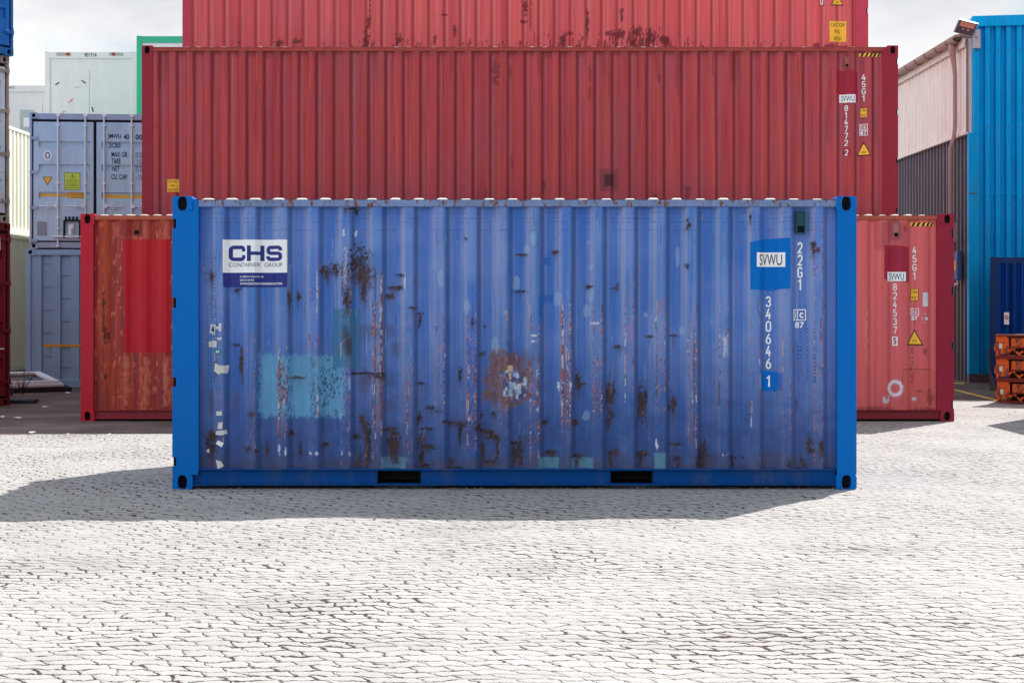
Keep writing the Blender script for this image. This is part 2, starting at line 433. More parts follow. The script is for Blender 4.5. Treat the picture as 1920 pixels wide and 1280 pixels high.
def side_container(name, label, D, z0, pxl, pxr, H, postl, postr, railt, railb, phase_px, paneldark, frame_mats, rail_mats, roof_mat, back_mat, painter, step,
                   fork=(), notches=(), notch_side=(), cast=(37, 27), group=None, rim=0.030, roof_bump=0.02, roofpitch=0.209, low=False, dent=None, cast_mats=None, pitch=0.2795, flat=.072, slope=.068, depth=.036):
    k = F / D; xc = ((pxl + pxr) / 2 - 960) / k; L = (pxr - pxl) / k; W = 2.42
    root = empty(name, (xc, D, z0), 0, label, 'container', group)
    x0, x1 = -L / 2, L / 2; pl, pr = postl / k, postr / k
    P = Place(D, xc, z0)
    zt = H - rim; rt, rb = railt, railb
    surf = Corr(x0 + pl, x1 - pr, P.x(phase_px), pitch=pitch, flat=flat, slope=slope, depth=depth); P.surf = surf
    mat = attr_mat(name + '_side_paint')
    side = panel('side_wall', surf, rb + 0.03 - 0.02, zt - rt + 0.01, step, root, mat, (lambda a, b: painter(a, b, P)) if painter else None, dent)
    fl, fr = frame_mats
    cw, ch = cast[0] / k, cast[1] / k
    for (a, b, fm, left) in ((x0, x0 + pl, fl, True), (x1 - pr, x1, fr, False)):
        m = MB(); ys = 0.0
        nn = [q for q in notches] if ((left and 'l' in notch_side) or (not left and 'r' in notch_side)) else []
        zz0, zz1 = ch, H - ch
        if nn:
            nw = 0.034; e0, e1 = (a, a + nw) if left else (b - nw, b)
            m.box(a + nw if left else a, b if left else b - nw, ys, 0.15, zz0, zz1)
            zs = sorted([(P.z(n1), P.z(n0)) for n0, n1 in nn]); cur = zz0
            for (q0, q1) in zs:
                m.box(e0, e1, ys, 0.15, cur, q0); m.box(e0, e1, 0.05, 0.15, q0, q1, 1); cur = q1
            m.box(e0, e1, ys, 0.15, cur, zz1)
        else: m.box(a, b, ys, 0.15, zz0, zz1)
        po = m.build('corner_post', [fm, BLACK], root)
        if left: ca, cb = a, a + cw
        else: ca, cb = b - cw, b
        casting(po, ca, cb, H - ch, H, -0.006, fm); casting(po, ca, cb, 0, ch, -0.006, fm)
        # cover strip between casting and rail
        if cw < pr - 0.01 and not left:
            MB().box(a, ca, 0.004, 0.1, H - ch, zt - 0.002).build('gusset', fm, po); MB().box(a, ca, 0.004, 0.1, rb, ch).build('gusset', fm, po)
        if cw < pl - 0.01 and left:
            MB().box(cb, b, 0.004, 0.1, H - ch, zt - 0.002).build('gusset', fm, po); MB().box(cb, b, 0.004, 0.1, rb, ch).build('gusset', fm, po)
        q = MB().box(a if left else b - 0.15, a + 0.15 if left else b, W - 0.15, W, 0, H); q.build('corner_post', fm, root, 0.004)
    # rails
    m = MB().box(x0 + pl - (0 if cw < pl else 0), x1 - pr, 0.0 + 0.004, 0.055, zt - rt, zt)
    m.box(x0 + .16, x1 - .16, W - 0.06, W, zt - rt, zt)
    m.build('top_rail', rail_mats[0], root, 0.006)
    m = MB(); bx0, bx1 = x0 + cw, x1 - cw
    segs = []; cur = bx0
    for f0, f1 in fork: segs.append((cur, P.x(f0))); cur = P.x(f1)
    segs.append((cur, bx1))
    z_r0, z_r1 = 0.034, rb
    for a, b in segs: m.box(a, b, 0.040, 0.050, z_r0 + 0.012, z_r1)
    m.box(bx0, bx1, 0.030, 0.0385, z_r1 - 0.009, z_r1)
    m.box(bx0, bx1, 0.004, 0.10, z_r1, z_r1 + 0.012)
    m.box(bx0, bx1, 0.004, 0.10, z_r0, z_r0 + 0.012)
    m.box(bx0, bx1, W - 0.05, W, z_r0, z_r1)
    m.build('bottom_rail', rail_mats[1], root, 0.002)
    if fork:
        for f0, f1 in fork:
            a, b = P.x(f0), P.x(f1)
            MB().box(a - .005, a, 0.03, W - .1, z_r0 + .02, z_r1 - .005).box(b, b + .005, 0.03, W - .1, z_r0 + .02, z_r1 - .005).box(a, b, 0.5, 0.51, z_r0 + .02, z_r1 - .005).build('fork_pocket', BLACK, root)
    roof_mesh(root, x0 + 0.12, x1 - 0.12, 0.004, W - 0.004, zt + 0.005, roof_mat, roof_bump, roofpitch)
    shell(root, x0 + 0.03, x1 - 0.03, 0.15, W - 0.03, rb, zt - 0.02, back_mat)
    return root, side, P

def vent(P, px0, py0, px1, py1, parent, mat, dark, slot=None):
    """louvred air vent cover proud of the side sheet"""
    x0, x1, z1, z0 = P.x(px0), P.x(px1), P.z(py0), P.z(py1)
    y = P.surf.y0 + 0.0; t = 0.012
    if (z1 - z0) < 0.1: t = 0.006
    m = MB().box(x0, x1, y - 0.012, y + .03, z0, z0 + t).box(x0, x1, y - 0.012, y + .03, z1 - t, z1).box(x0, x0 + t, y - 0.012, y + .03, z0 + t, z1 - t).box(x1 - t, x1, y - 0.012, y + .03, z0 + t, z1 - t)
    h = z1 - z0
    m.box(x0 + t, x1 - t, y - 0.006, y + .03, z0 + h * .33, z1 - t)
    m.box(x0 + t, x1 - t, y + 0.004, y + .03, z0 + t, z0 + h * .33, 1)
    return m.build('air_vent', [mat, dark], parent, 0.002)

# ------------------------------------------------------------------ ground
def ground_material():
    m, n, p = base_mat('concrete_block_paving')
    v = n.new('ShaderNodeTexCoord').outputs['Object']
    sp = n.new('ShaderNodeSeparateXYZ'); n.link(v, sp.inputs[0]); X, Y = sp.outputs[0], sp.outputs[1]
    dx = n.math('MULTIPLY', n.math('SUBTRACT', n.noise(v, 0.9, 3), 0.5), 0.50)
    dy = n.math('MULTIPLY', n.math('SUBTRACT', n.noise(v, 1.3, 4, 0.6, loc=(5, 9, 0)), 0.5), 0.30)
    fx = n.math('MULTIPLY', n.math('SUBTRACT', n.noise(v, 24, 4), 0.5), 0.045)
    fy = n.math('MULTIPLY', n.math('SUBTRACT', n.noise(v, 20, 4, loc=(1, 4, 0)), 0.5), 0.052)
    X = n.math('ADD', n.math('ADD', X, dx), fx); Y = n.math('ADD', n.math('ADD', Y, dy), fy)
    Y = n.math('ADD', Y, n.math('MULTIPLY', X, 0.03))
    LX, LY = 0.195, 0.090
    u0 = n.math('DIVIDE', X, LX)
    # bone-shaped outline: rows bulge and narrow
    wav = n.math('ABSOLUTE', n.math('SUBTRACT', n.math('FRACT', n.math('MULTIPLY', u0, 1.0)), 0.5))
    r = n.math('ADD', n.math('DIVIDE', Y, LY), n.math('MULTIPLY', wav, 0.36))
    row = n.math('FLOOR', r); fr = n.math('FRACT', r)
    rndn = n.new('ShaderNodeTexWhiteNoise', noise_dimensions='1D'); n.link(row, rndn.inputs['W'])
    u = n.math('ADD', u0, n.math('MULTIPLY', row, 0.5)); u = n.math('ADD', u, n.math('MULTIPLY', rndn.outputs['Value'], 0.12))
    u = n.math('ADD', u, n.math('MULTIPLY', n.math('SUBTRACT', fr, 0.5), 0.30))
    cu = n.math('FLOOR', u); fu = n.math('FRACT', u)
    ex = n.math('MULTIPLY', n.math('MINIMUM', fu, n.math('SUBTRACT', 1.0, fu)), LX)
    ey = n.math('MULTIPLY', n.math('MINIMUM', fr, n.math('SUBTRACT', 1.0, fr)), LY)
    wn = n.noise(v, 8.5, 6, 0.80, loc=(2, 7, 0))           # how open a joint is here
    wl = n.noise(v, 0.7, 3, 0.5, loc=(9, 2, 0))
    wd = n.math('ADD', wn, n.math('MULTIPLY', n.math('SUBTRACT', wl, 0.5), 0.5))
    wy = n.ramp(wd, 0.36, 0.74, 0.0005, 0.018); wx = n.ramp(wd, 0.34, 0.74, 0.001, 0.019)
    jy = n.math('SUBTRACT', 1.0, n.math('DIVIDE', ey, n.math('ADD', wy, 0.0006)), clamp=True)
    jx = n.math('SUBTRACT', 1.0, n.math('DIVIDE', ex, n.math('ADD', wx, 0.0006)), clamp=True)
    j = n.math('MAXIMUM', jx, jy)
    jm = n.ramp(j, 0.12, 0.45)
    cell = n.new('ShaderNodeTexWhiteNoise', noise_dimensions='2D'); cv = n.new('ShaderNodeCombineXYZ'); n.link(cu, cv.inputs[0]); n.link(row, cv.inputs[1]); n.link(cv.outputs[0], cell.inputs['Vector'])
    big = n.noise(v, 0.45, 5, 0.6); mid = n.noise(v, 4, 5, 0.65); fine = n.noise(v, 160, 3, 0.7); grit = n.noise(v, 420, 2, 0.6)
    t = n.math('ADD', n.math('MULTIPLY', cell.outputs['Value'], 0.24), n.math('MULTIPLY', n.math('SUBTRACT', big, 0.5), 0.35))
    t = n.math('ADD', t, n.math('MULTIPLY', n.math('SUBTRACT', mid, 0.5), 0.22)); t = n.math('ADD', t, n.math('MULTIPLY', n.math('SUBTRACT', fine, 0.5), 0.60))
    t = n.math('ADD', t, n.math('MULTIPLY', n.math('SUBTRACT', grit, 0.5), 0.45)); t = n.math('ADD', t, 0.875)
    cc = n.new('ShaderNodeCombineColor'); [n.link(t, cc.inputs[i]) for i in range(3)]
    stone = n.mix(cell.outputs['Value'], (0.372, 0.356, 0.345, 1), (0.318, 0.300, 0.304, 1))
    stone = n.mix(1.0, stone, cc.outputs[0], 'MULTIPLY')
    stain = n.ramp(n.noise(v, 1.1, 6, 0.7, loc=(12, 4, 0)), 0.54, 0.72, 0, 0.42)
    stone = n.mix(stain, stone, (0.24, 0.235, 0.23, 1))
    tyre = n.ramp(n.noise(v, 1.0, 5, 0.6, sc=(0.35, 1.9, 1), loc=(2, 6, 0)), 0.52, 0.70, 0, 0.22)
    stone = n.mix(tyre, stone, (0.20, 0.185, 0.18, 1))
    for (sx_, sy_, rx_, ry_, a_) in ((-.35, 10.6, .55, .6, .5), (.15, 9.0, .35, .4, .45), (-2.9, 9.3, .5, .5, .4), (-1.2, 8.0, .6, .35, .35), (2.4, 9.9, .5, .3, .4), (-3.2, 12.6, .5, .35, .5), (1.7, 8.5, .5, .25, .4), (-.5, 13.0, .4, .3, .3)):
        ddx = n.math('DIVIDE', n.math('SUBTRACT', X, sx_), rx_); ddy = n.math('DIVIDE', n.math('SUBTRACT', Y, sy_), ry_)
        dd = n.math('ADD', n.math('SQRT', n.math('ADD', n.math('MULTIPLY', ddx, ddx), n.math('MULTIPLY', ddy, ddy))), n.math('MULTIPLY', n.math('SUBTRACT', mid, 0.5), 2.4))
        stone = n.mix(n.ramp(dd, 1.1, 0.2, 0, a_ * .55), stone, (0.15, 0.14, 0.135, 1))
    jc = n.mix(n.ramp(n.noise(v, 3, 3, loc=(4, 4, 0)), 0.45, 0.65), (0.045, 0.028, 0.026, 1), (0.03, 0.028, 0.024, 1))
    jc = n.mix(n.ramp(n.noise(v, 9, 3, loc=(8, 4, 0)), 0.60, 0.72, 0, .5), jc, (0.05, 0.06, 0.03, 1))
    n.link(n.mix(jm, stone, jc), p.inputs['Base Color'])
    p.inputs['Roughness'].default_value = 0.88; p.inputs['Specular IOR Level'].default_value = 0.25
    edge = n.math('MAXIMUM', n.ramp(ex, 0.0, 0.022), 0.0); edge = n.math('MINIMUM', edge, n.ramp(ey, 0.0, 0.022))
    h = n.math('ADD', edge, n.math('MULTIPLY', cell.outputs['Value'], 0.35)); h = n.math('ADD', h, n.math('MULTIPLY', fine, 0.22)); h = n.math('ADD', h, n.math('MULTIPLY', mid, 0.5))
    n.link(n.bump(h, 0.75, 0.007), p.inputs['Normal'])
    return m

def dirt_material(name, c1, c2, joints=False):
    m, n, p = base_mat(name)
    v = n.new('ShaderNodeTexCoord').outputs['Object']
    a = n.noise(v, 0.8, 6, 0.65); b = n.noise(v, 12, 5, 0.7); g = n.noise(v, 120, 2)
    c = n.mix(n.ramp(a, 0.38, 0.62), c1, c2)
    tr = n.ramp(n.noise(v, 2.2, 5, 0.7, sc=(.35, 1.6, 1), loc=(6, 2, 0)), .42, .62)
    c = n.mix(n.math('MULTIPLY', tr, .45), c, (0.07, 0.05, 0.05, 1))
    f = n.math('ADD', 0.35, n.math('ADD', n.math('MULTIPLY', b, 0.85), n.math('MULTIPLY', g, 0.45)))
    cc = n.new('ShaderNodeCombineColor'); [n.link(f, cc.inputs[i]) for i in range(3)]
    c = n.mix(1.0, c, cc.outputs[0], 'MULTIPLY')
    pale = n.ramp(n.noise(v, 7, 5, 0.7, sc=(1, 2.5, 1), loc=(3, 3, 0)), 0.68, 0.75, 0, 0.6)
    c = n.mix(pale, c, (0.32, 0.29, 0.28, 1))
    n.link(c, p.inputs['Base Color']); p.inputs['Roughness'].default_value = 0.95
    n.link(n.bump(n.math('ADD', b, n.math('MULTIPLY', n.noise(v, 3, 5), 2.0)), 0.8, 0.035), p.inputs['Normal'])
    return m

# foreground paving sheet, slightly uneven, and the yard plane around it (one sheet)
def build_ground():
    xs = np.concatenate([[-400, -120, -40, -16], np.linspace(-9, 9, 181), [16, 40, 120, 400]])
    ys = np.concatenate([[-60, -10, 0, 3], np.linspace(5, 20, 151), [22, 26, 34, 60, 150, 500, 900]])
    gx, gy = np.meshgrid(xs, ys)
    amp = sstep(-8.8, -7, gx) * (1 - sstep(7, 8.8, gx)) * sstep(5.2, 6.2, gy) * (1 - sstep(17.0, 18.1, gy))
    flat = 1 - ((np.abs(gx) < 3.4) & (gy > 12.6) & (gy < 15.8)).astype(float) * 0.95
    z = amp * flat * ((fbm(gx * 0.8, gy * 0.5, 3) - 0.5) * 0.055 + (fbm(gx * 2.6 + 50, gy * 1.6, 9) - 0.5) * 0.03)
    z = z - 0.004 * flat * amp
    nx, ny = len(xs), len(ys); co = np.stack([gx, gy, z], -1).reshape(-1, 3)
    i = np.arange(ny - 1)[:, None] * nx + np.arange(nx - 1)[None, :]
    fc = np.stack([i, i + 1, i + nx + 1, i + nx], -1).reshape(-1, 4)
    me = bpy.data.meshes.new('ground'); me.from_pydata(co.tolist(), [], fc.tolist()); me.materials.append(ground_material())
    me.polygons.foreach_set('use_smooth', [True] * len(me.polygons))
    o = bpy.data.objects.new('ground', me); COL.objects.link(o); tag(o, kind='structure')
build_ground()
def sheet(name, pts, z, mat):
    me = bpy.data.meshes.new(name); me.from_pydata([(a, b, z) for a, b in pts], [], [tuple(range(len(pts)))]); me.materials.append(mat)
    o = bpy.data.objects.new(name, me); COL.objects.link(o); return tag(o, kind='structure')
rnd = random.Random(4)
edge = [(-40 + i * 0.25, 18.62 + 0.2 * math.sin(i * .13) + rnd.uniform(-.06, .06)) for i in range(int((40 - 1.5) / .25))]
sheet('dirt', edge + [(-1.5, 22), (-1.5, 70), (-40, 70)], 0.004, dirt_material('packed_dirt', (0.105, 0.072, 0.068, 1), (0.19, 0.135, 0.128, 1)))
edge = [(5.6 + i * 0.2, 24.62 + rnd.uniform(-.05, .05) + (0.0 if i > 12 else .1)) for i in range(120)]
sheet('asphalt', edge + [(30, 70), (5.6, 70)], 0.004, dirt_material('old_asphalt', (0.095, 0.082, 0.08, 1), (0.14, 0.12, 0.115, 1)))
yel = paint('yellow_line_paint', (0.62, 0.42, 0.10, 1), 0.8, .2, .0, rust=0.3, rustcol=(0.1, 0.09, 0.08, 1))
def gpt(px, py):
    D = F * EYE / (py - HZ); return ((px - 960) * D / F, D)
sheet('painted_line', [gpt(1700, 707.5), gpt(1873, 750.5), gpt(1873, 753.5), gpt(1700, 709.5)], 0.008, yel)
sheet('painted_line', [gpt(1700, 717.2), gpt(1808, 717.8), gpt(1808, 720.0), gpt(1700, 719.6)], 0.008, yel)

# ------------------------------------------------------------------ blue container
CRUST = np.array([0.050, 0.026, 0.024]); CDARK = np.array([0.026, 0.018, 0.020])
def paint_tools(gx, gz, P):
    PX = (gx + P.xc) * P.k + 960; PY = HZ - (gz + P.z0 - EYE) * P.k
    n1 = fbm(PX / 14, PY / 14, 21, 5); n2 = fbm(PX / 5, PY / 7, 31, 4)
    def mixc(C, m, col):
        return C * (1 - m[..., None]) + np.asarray(col) * m[..., None]
    n3 = fbm(PX / 2.6, PY / 4.5, 41, 4); n4 = fbm((PX + PY) / 3.5, (PY - PX) / 7, 43, 3)
    def blob(cx, cy, rx, ry, soft=0.18, rough=0.9):
        d = np.sqrt(((PX - cx) / rx) ** 2 + ((PY - cy) / ry) ** 2) + rough * ((n3 - 0.5) * 1.5 + (n4 - .5) * 1.6 + (n1 - .5) * .7)
        return sstep(1 + soft, 1 - soft, d)
    def rectm(x0, y0, x1, y1, r=1.5, rough=2.0):
        q = rough * (n2 - .5) * 2
        return sstep(-r, r, np.minimum(np.minimum(PX - x0, x1 - PX), np.minimum(PY - y0, y1 - PY)) + q)
    ax = PX[0]; ay = PY[:, 0]; kx = (len(ax) - 1) / (ax[-1] - ax[0]); ky = (len(ay) - 1) / (ay[-1] - ay[0])
    def stroke(C, x0, y0, x1, y1, wd, col, al, broken=.0):
        xa, xb = min(x0, x1) - wd - 2, max(x0, x1) + wd + 2; ya, yb = min(y0, y1) - wd - 2, max(y0, y1) + wd + 2
        i0, i1 = sorted((int((ya - ay[0]) * ky), int((yb - ay[0]) * ky))); j0, j1 = sorted((np.searchsorted(ax, xa), np.searchsorted(ax, xb)))
        i0, j0 = max(i0, 0), max(j0, 0); i1, j1 = min(i1 + 1, len(ay)), min(j1 + 1, len(ax))
        if i1 <= i0 or j1 <= j0: return
        px, py = PX[i0:i1, j0:j1], PY[i0:i1, j0:j1]
        t = np.clip(((px - x0) * (x1 - x0) + (py - y0) * (y1 - y0)) / ((x1 - x0) ** 2 + (y1 - y0) ** 2 + 1e-6), 0, 1)
        d = np.hypot(px - x0 - t * (x1 - x0), py - y0 - t * (y1 - y0))
        m = sstep(wd * .75 + .5, wd * .35, d * (1 + .4 * t)) * al
        if broken: m = m * (n2[i0:i1, j0:j1] > broken)
        C[i0:i1, j0:j1] = C[i0:i1, j0:j1] * (1 - m[..., None]) + np.asarray(col) * m[..., None]
    P.stroke_fn = stroke
    return PX, PY, n1, n2, mixc, blob, rectm

def paint_blue(gx, gz, P):
    PX, PY, n1, n2, mixc, blob, rectm = paint_tools(gx, gz, P)
    s = P.surf
    ph = (gx - s.phase + s.pitch / 2) % s.pitch - s.pitch / 2   # metres from ridge centre
    base = np.ones(gx.shape + (3,)) * lin((72, 118, 190)) * GAIN
    st = fbm(PX / 7, PY / 260, 5, 4); st2 = fbm(PX / 22, PY / 400, 15, 3); big = fbm(PX / 130, PY / 110, 25, 4)
    base = mixc(base, np.clip((st - 0.42) * 2.3, 0, .8), lin((124, 140, 182)) * GAIN)
    chalk = sstep(.60, .72, fbm(PX / 2.6, PY / 150, 17, 3)) * (.3 + .6 * vnoise(PX / 60, PY / 90, 19))
    base = mixc(base, chalk * .55, lin((140, 154, 194)) * GAIN)          # faded run-off
    base = mixc(base, np.clip((0.46 - st2) * 2.2, 0, .6), lin((48, 104, 202)) * GAIN)
    base = mixc(base, np.clip((big - .5) * 2.4, 0, .5) , lin((126, 150, 208)) * GAIN)
    # fold shading painted in: paler left flanks, darker hollows and right flanks
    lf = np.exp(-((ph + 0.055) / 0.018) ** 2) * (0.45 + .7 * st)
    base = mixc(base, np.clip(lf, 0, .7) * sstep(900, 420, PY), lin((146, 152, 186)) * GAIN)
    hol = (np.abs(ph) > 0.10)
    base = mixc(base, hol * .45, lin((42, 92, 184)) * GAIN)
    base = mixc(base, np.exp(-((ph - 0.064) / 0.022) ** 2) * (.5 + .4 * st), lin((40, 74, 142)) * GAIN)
    # right third paler
    base = mixc(base, sstep(1380, 1500, PX) * .30, lin((124, 144, 206)) * GAIN)
    # lower part dirty violet film
    low = sstep(560, 900, PY) * (.55 + .6 * n1)
    base = mixc(base, np.clip(low, 0, .8), lin((50, 72, 128)) * GAIN)
    splash = sstep(842, 882, PY + 34 * (n1 - .5)) * .60
    base = mixc(base, splash, lin((78, 74, 92)) * GAIN)
    # crazing lines along the top
    for yy in (399, 408.5, 416, 431):
        l = np.exp(-((PY - yy - 3 * (fbm(PX / 40, PX * 0, 77) - .5)) / .7) ** 2) * (fbm(PX / 9, PY / 2 + yy, 61) > .52)
        base = mixc(base, l * .55, lin((48, 62, 100)) * GAIN)
    # touch-up patches
    m = rectm(485, 665, 645, 782, 5, 9)
    pc = lin((94, 152, 194)) * GAIN * (0.82 + .36 * fbm(PX / 9, PY / 40, 91))[..., None]
    base = base * (1 - m[..., None] * .92) + pc * (m * .92)[..., None]
    chips = (fbm(PX / 1.8, PY / 5.5, 93, 4) > .565) & ((np.abs(PX - 531) < 9 + 8 * n1) | (np.abs(PX - 585) < 3 + 6 * n1) | ((np.abs(PX - 618) < 26) & (n1 > .48))) & (m > .5)
    base = mixc(base, chips * .8, lin((55, 66, 120)) * GAIN)
    base = mixc(base, (chips & (PX > 600)) * .5, lin((30, 92, 100)) * GAIN)
    base = mixc(base, rectm(622, 580, 672, 690, 2.5, 3) * (.55 + .4 * st), lin((52, 112, 150)) * GAIN)
    for (a, b, c, d) in ((714, 857, 760, 879), (1010, 858, 1048, 879), (1072, 858, 1112, 879), (1228, 849, 1249, 879)):
        base = mixc(base, rectm(a, b, c, d, 1.2, 1) * .85, lin((92, 138, 166)) * GAIN)
    for (a, b, c, d) in ((1010, 553, 1018, 596), (1018, 553, 1040, 566), (1020, 482, 1034, 496), (1460, 700, 1468, 732)):
        base = mixc(base, rectm(a, b, c, d, 1, 2) * .75, lin((20, 92, 176)) * GAIN)
    base = mixc(base, blob(1477, 762, 9, 18) * .5, lin((58, 92, 176)) * GAIN)
    for (a, b, c, d) in ((826, 522, 6, 17), (968, 530, 7, 14), (988, 468, 6, 10), (999, 447, 5, 13), (1046, 560, 8, 14), (1107, 549, 6, 17), (1101, 583, 7, 13), (875, 574, 6, 14), (928, 648, 7, 17), (1108, 500, 4, 6), (1104, 454, 3, 4), (1272, 480, 4, 20), (1280, 620, 5, 9), (1212, 590, 4, 5), (947, 586, 3, 5), (1100, 780, 7, 9)):
        base = mixc(base, blob(a, b, c, d, .08, .15) * .42, lin((150, 178, 205)) * GAIN)
    C = base
    # soft brown water stains
    for (a, b, c, d, q) in ((690, 622, 20, 15, .45), (729, 620, 11, 12, .4), (681, 715, 12, 20, .5), (731, 762, 11, 11, .45), (731, 719, 10, 7, .45), (440, 753, 6, 19, .5), (394, 757, 6, 24, .55), (989, 826, 15, 9, .5), (975, 672, 40, 14, .35), (1080, 720, 6, 40, .25), (395, 545, 4, 60, .38), (396, 858, 8, 26, .6), (1450, 860, 40, 14, .3), (672, 640, 3, 60, .3), (742, 655, 8, 14, .5)):
        C = mixc(C, blob(a, b, c, d, .5, .5) * q, lin((80, 74, 92)) * GAIN)
    ov = sstep(1.15, .8, np.sqrt(((PX - 650 - (PY - 640) * .08) / 9) ** 2 + ((PY - 640) / 31) ** 2) + .3 * (n1 - .5))
    C = mixc(C, ov * .62, lin((42, 62, 84)) * GAIN); C = mixc(C, sstep(1.1, .6, np.sqrt(((PX - 652 - (PY - 645) * .10) / 5) ** 2 + ((PY - 645) / 25) ** 2) + .7 * (n1 - .5)) * .8, lin((64, 44, 50)) * GAIN)
    # ringed blistered patch with a peeling poster in it
    ring = sstep(1.12, .96, np.sqrt(((PX - 950) / 44) ** 2 + ((PY - 716) / 52) ** 2) + .9 * (n1 - .5) + .25 * (n2 - .5))
    C = mixc(C, ring * (.62 + .3 * (n2 > .45)), lin((116, 84, 82)) * GAIN)
    C = mixc(C, (ring * (fbm(PX / 4, PY / 9, 44, 3) > .64)) * .4, lin((60, 48, 62)) * GAIN)
    inn = sstep(1.1, .9, np.sqrt(((PX - 962) / 25) ** 2 + ((PY - 722) / 30) ** 2) + .8 * (n1 - .5))
    pal = fbm(PX / 5, PY / 8, 71, 3)
    C = mixc(C, inn * (pal > .50) * .8, lin((88, 128, 190)) * GAIN)
    C = mixc(C, inn * (pal > .62) * .85, lin((190, 205, 225)) * GAIN)
    C = mixc(C, inn * (pal < .36) * .8, lin((40, 62, 128)) * GAIN)
    for (a, b, c, d) in ((952, 685, 961, 696), (969, 720, 977, 724), (954, 699, 959, 712)):
        C = mixc(C, rectm(a, b, c, d, .8, 1.5) * .9, lin((226, 196, 160)) * GAIN)
    for (a, b, c, d) in ((955, 716, 961, 742), (968, 724, 977, 738), (983, 709, 988, 720)):
        C = mixc(C, rectm(a, b, c, d, .8, 4) * .75, lin((170, 200, 225)) * GAIN)
    # worn ridge edges: flecks of rust, primer and bare metal
    cen = P.x(410.6); k0 = np.round((gx - s.phase) / s.pitch)
    wear = {409: (.15, 520, 860), 470: (.28, 560, 860), 529: (1.0, 640, 822), 588: (.45, 470, 760), 647: (.55, 560, 880), 707: (1.0, 500, 878), 766: (.40, 520, 878), 825: (.55, 570, 770), 884: (.85, 560, 850), 943: (.55, 570, 850), 1003: (.95, 590, 872), 1062: (1.2, 560, 830), 1121: (.75, 560, 790), 1180: (.5, 500, 740), 1240: (.75, 560, 780), 1299: (1.1, 590, 850), 1358: (.75, 560, 770), 1417: (.35, 560, 760), 1476: (.35, 600, 870), 1536: (.6, 400, 870)}
    fl1 = fbm(PX / 1.5, PY / 6.5, 51, 3); fl2 = fbm(PX / 1.2, PY / 3.0, 57, 3); seg = np.clip(fbm(PX / 60, PY / 22, 59, 3) * 2.4 - .75, 0, 1.1)
    for cx, (a, y0, y1) in wear.items():
        for sgn, ew in ((-1, .75), (1, 1.0)):
            e = np.exp(-((ph - sgn * 0.036) / 0.0060) ** 2) * (np.abs(PX - cx) < 20)
            amt = e * a * ew * sstep(y0 - 12, y0 + 40, PY) * sstep(y1 + 10, y1 - 20, PY) * (0.12 + 1.25 * seg)
            C = mixc(C, np.clip(amt * (fl1 > .44) * 1.1, 0, .85), lin((86, 54, 56)) * GAIN)
            C = mixc(C, np.clip(amt * (fl2 > .57) * 1.3, 0, .95), lin((196, 118, 78)) * GAIN)
            C = mixc(C, np.clip(amt * (fl2 < .30) * 1.2, 0, .95), lin((205, 205, 222)) * GAIN)
        fc = (np.abs(ph) < .036) * (np.abs(PX - cx) < 20) * a * .9 * sstep(y0 + 20, y0 + 90, PY) * sstep(y1, y1 - 60, PY)
        fc = fc * seg
        C = mixc(C, np.clip(fc * (fl2 > .66), 0, .8), lin((190, 132, 116)) * GAIN)
        C = mixc(C, np.clip(fc * (fl1 < .30), 0, .7), lin((60, 66, 120)) * GAIN)
    # solid rust lines along folds
    for (cx, y0, y1, wd_) in ((714.5, 520, 850, 1.5), (523, 665, 820, 1.5), (1055, 560, 780, 1.5), (652, 488, 590, 2), (641, 492, 560, 1.5), (541, 540, 600, 1.2), (886, 570, 612, 1), (450, 648, 700, 1.6), (1231, 705, 745, 1.6), (1349, 715, 760, 1.3), (1147, 700, 760, 1.5), (703, 500, 860, 1.2), (1302, 600, 800, 1.2), (1540, 590, 640, 1.0), (1422, 560, 590, 1)):
        l = np.exp(-((PX - cx - 1.2 * (n1 - .5)) / wd_) ** 2) * sstep(y0 - 5, y0 + 5, PY) * sstep(y1 + 5, y1 - 5, PY) * (fbm(PX / 2, PY / 8, 99) > .36)
        C = mixc(C, l * .85, CRUST * 1.6)
    for (cx, y0, y1, wd_, q_) in ((714, 500, 800, 2.6, .50), (1055, 560, 800, 2.4, .46), (1063, 640, 790, 6, .60), (523, 650, 830, 2.6, .48), (533, 670, 830, 2.2, .56), (879, 640, 850, 3, .54), (890, 660, 800, 2.2, .60), (1008, 640, 840, 2.6, .56), (1302, 610, 800, 4, .60), (1121, 640, 790, 3, .60), (643, 495, 590, 2.2, .48), (655, 495, 600, 2.2, .52), (703, 560, 860, 2, .56), (764, 700, 870, 1.8, .50)):
        l = np.exp(-((PX - cx) / wd_) ** 2) * sstep(y0 - 5, y0 + 25, PY) * sstep(y1 + 5, y1 - 35, PY)
        vst = fbm(PX / 1.5, PY / 16, 301, 3)
        C = mixc(C, l * (vst > q_) * .80, lin((96, 52, 42)) * GAIN)
        C = mixc(C, l * (vst > q_ + .10) * .85, lin((176, 96, 58)) * GAIN)
        C = mixc(C, l * (vst < 1 - q_ - .14) * .75, lin((206, 200, 214)) * GAIN)
    # bright bare streaks on two ridges
    for (cx, y0, y1, wd_) in ((647, 462, 530, 3.2), (594, 505, 600, 1.5), (1360, 625, 668, 4.5), (655, 707, 730, 1.6)):
        l = np.exp(-((PX - cx) / wd_) ** 2) * sstep(y0 - 3, y0 + 5, PY) * sstep(y1 + 5, y1 - 5, PY) * (fl1 > .45)
        C = mixc(C, l * .8, lin((188, 192, 214)) * GAIN)
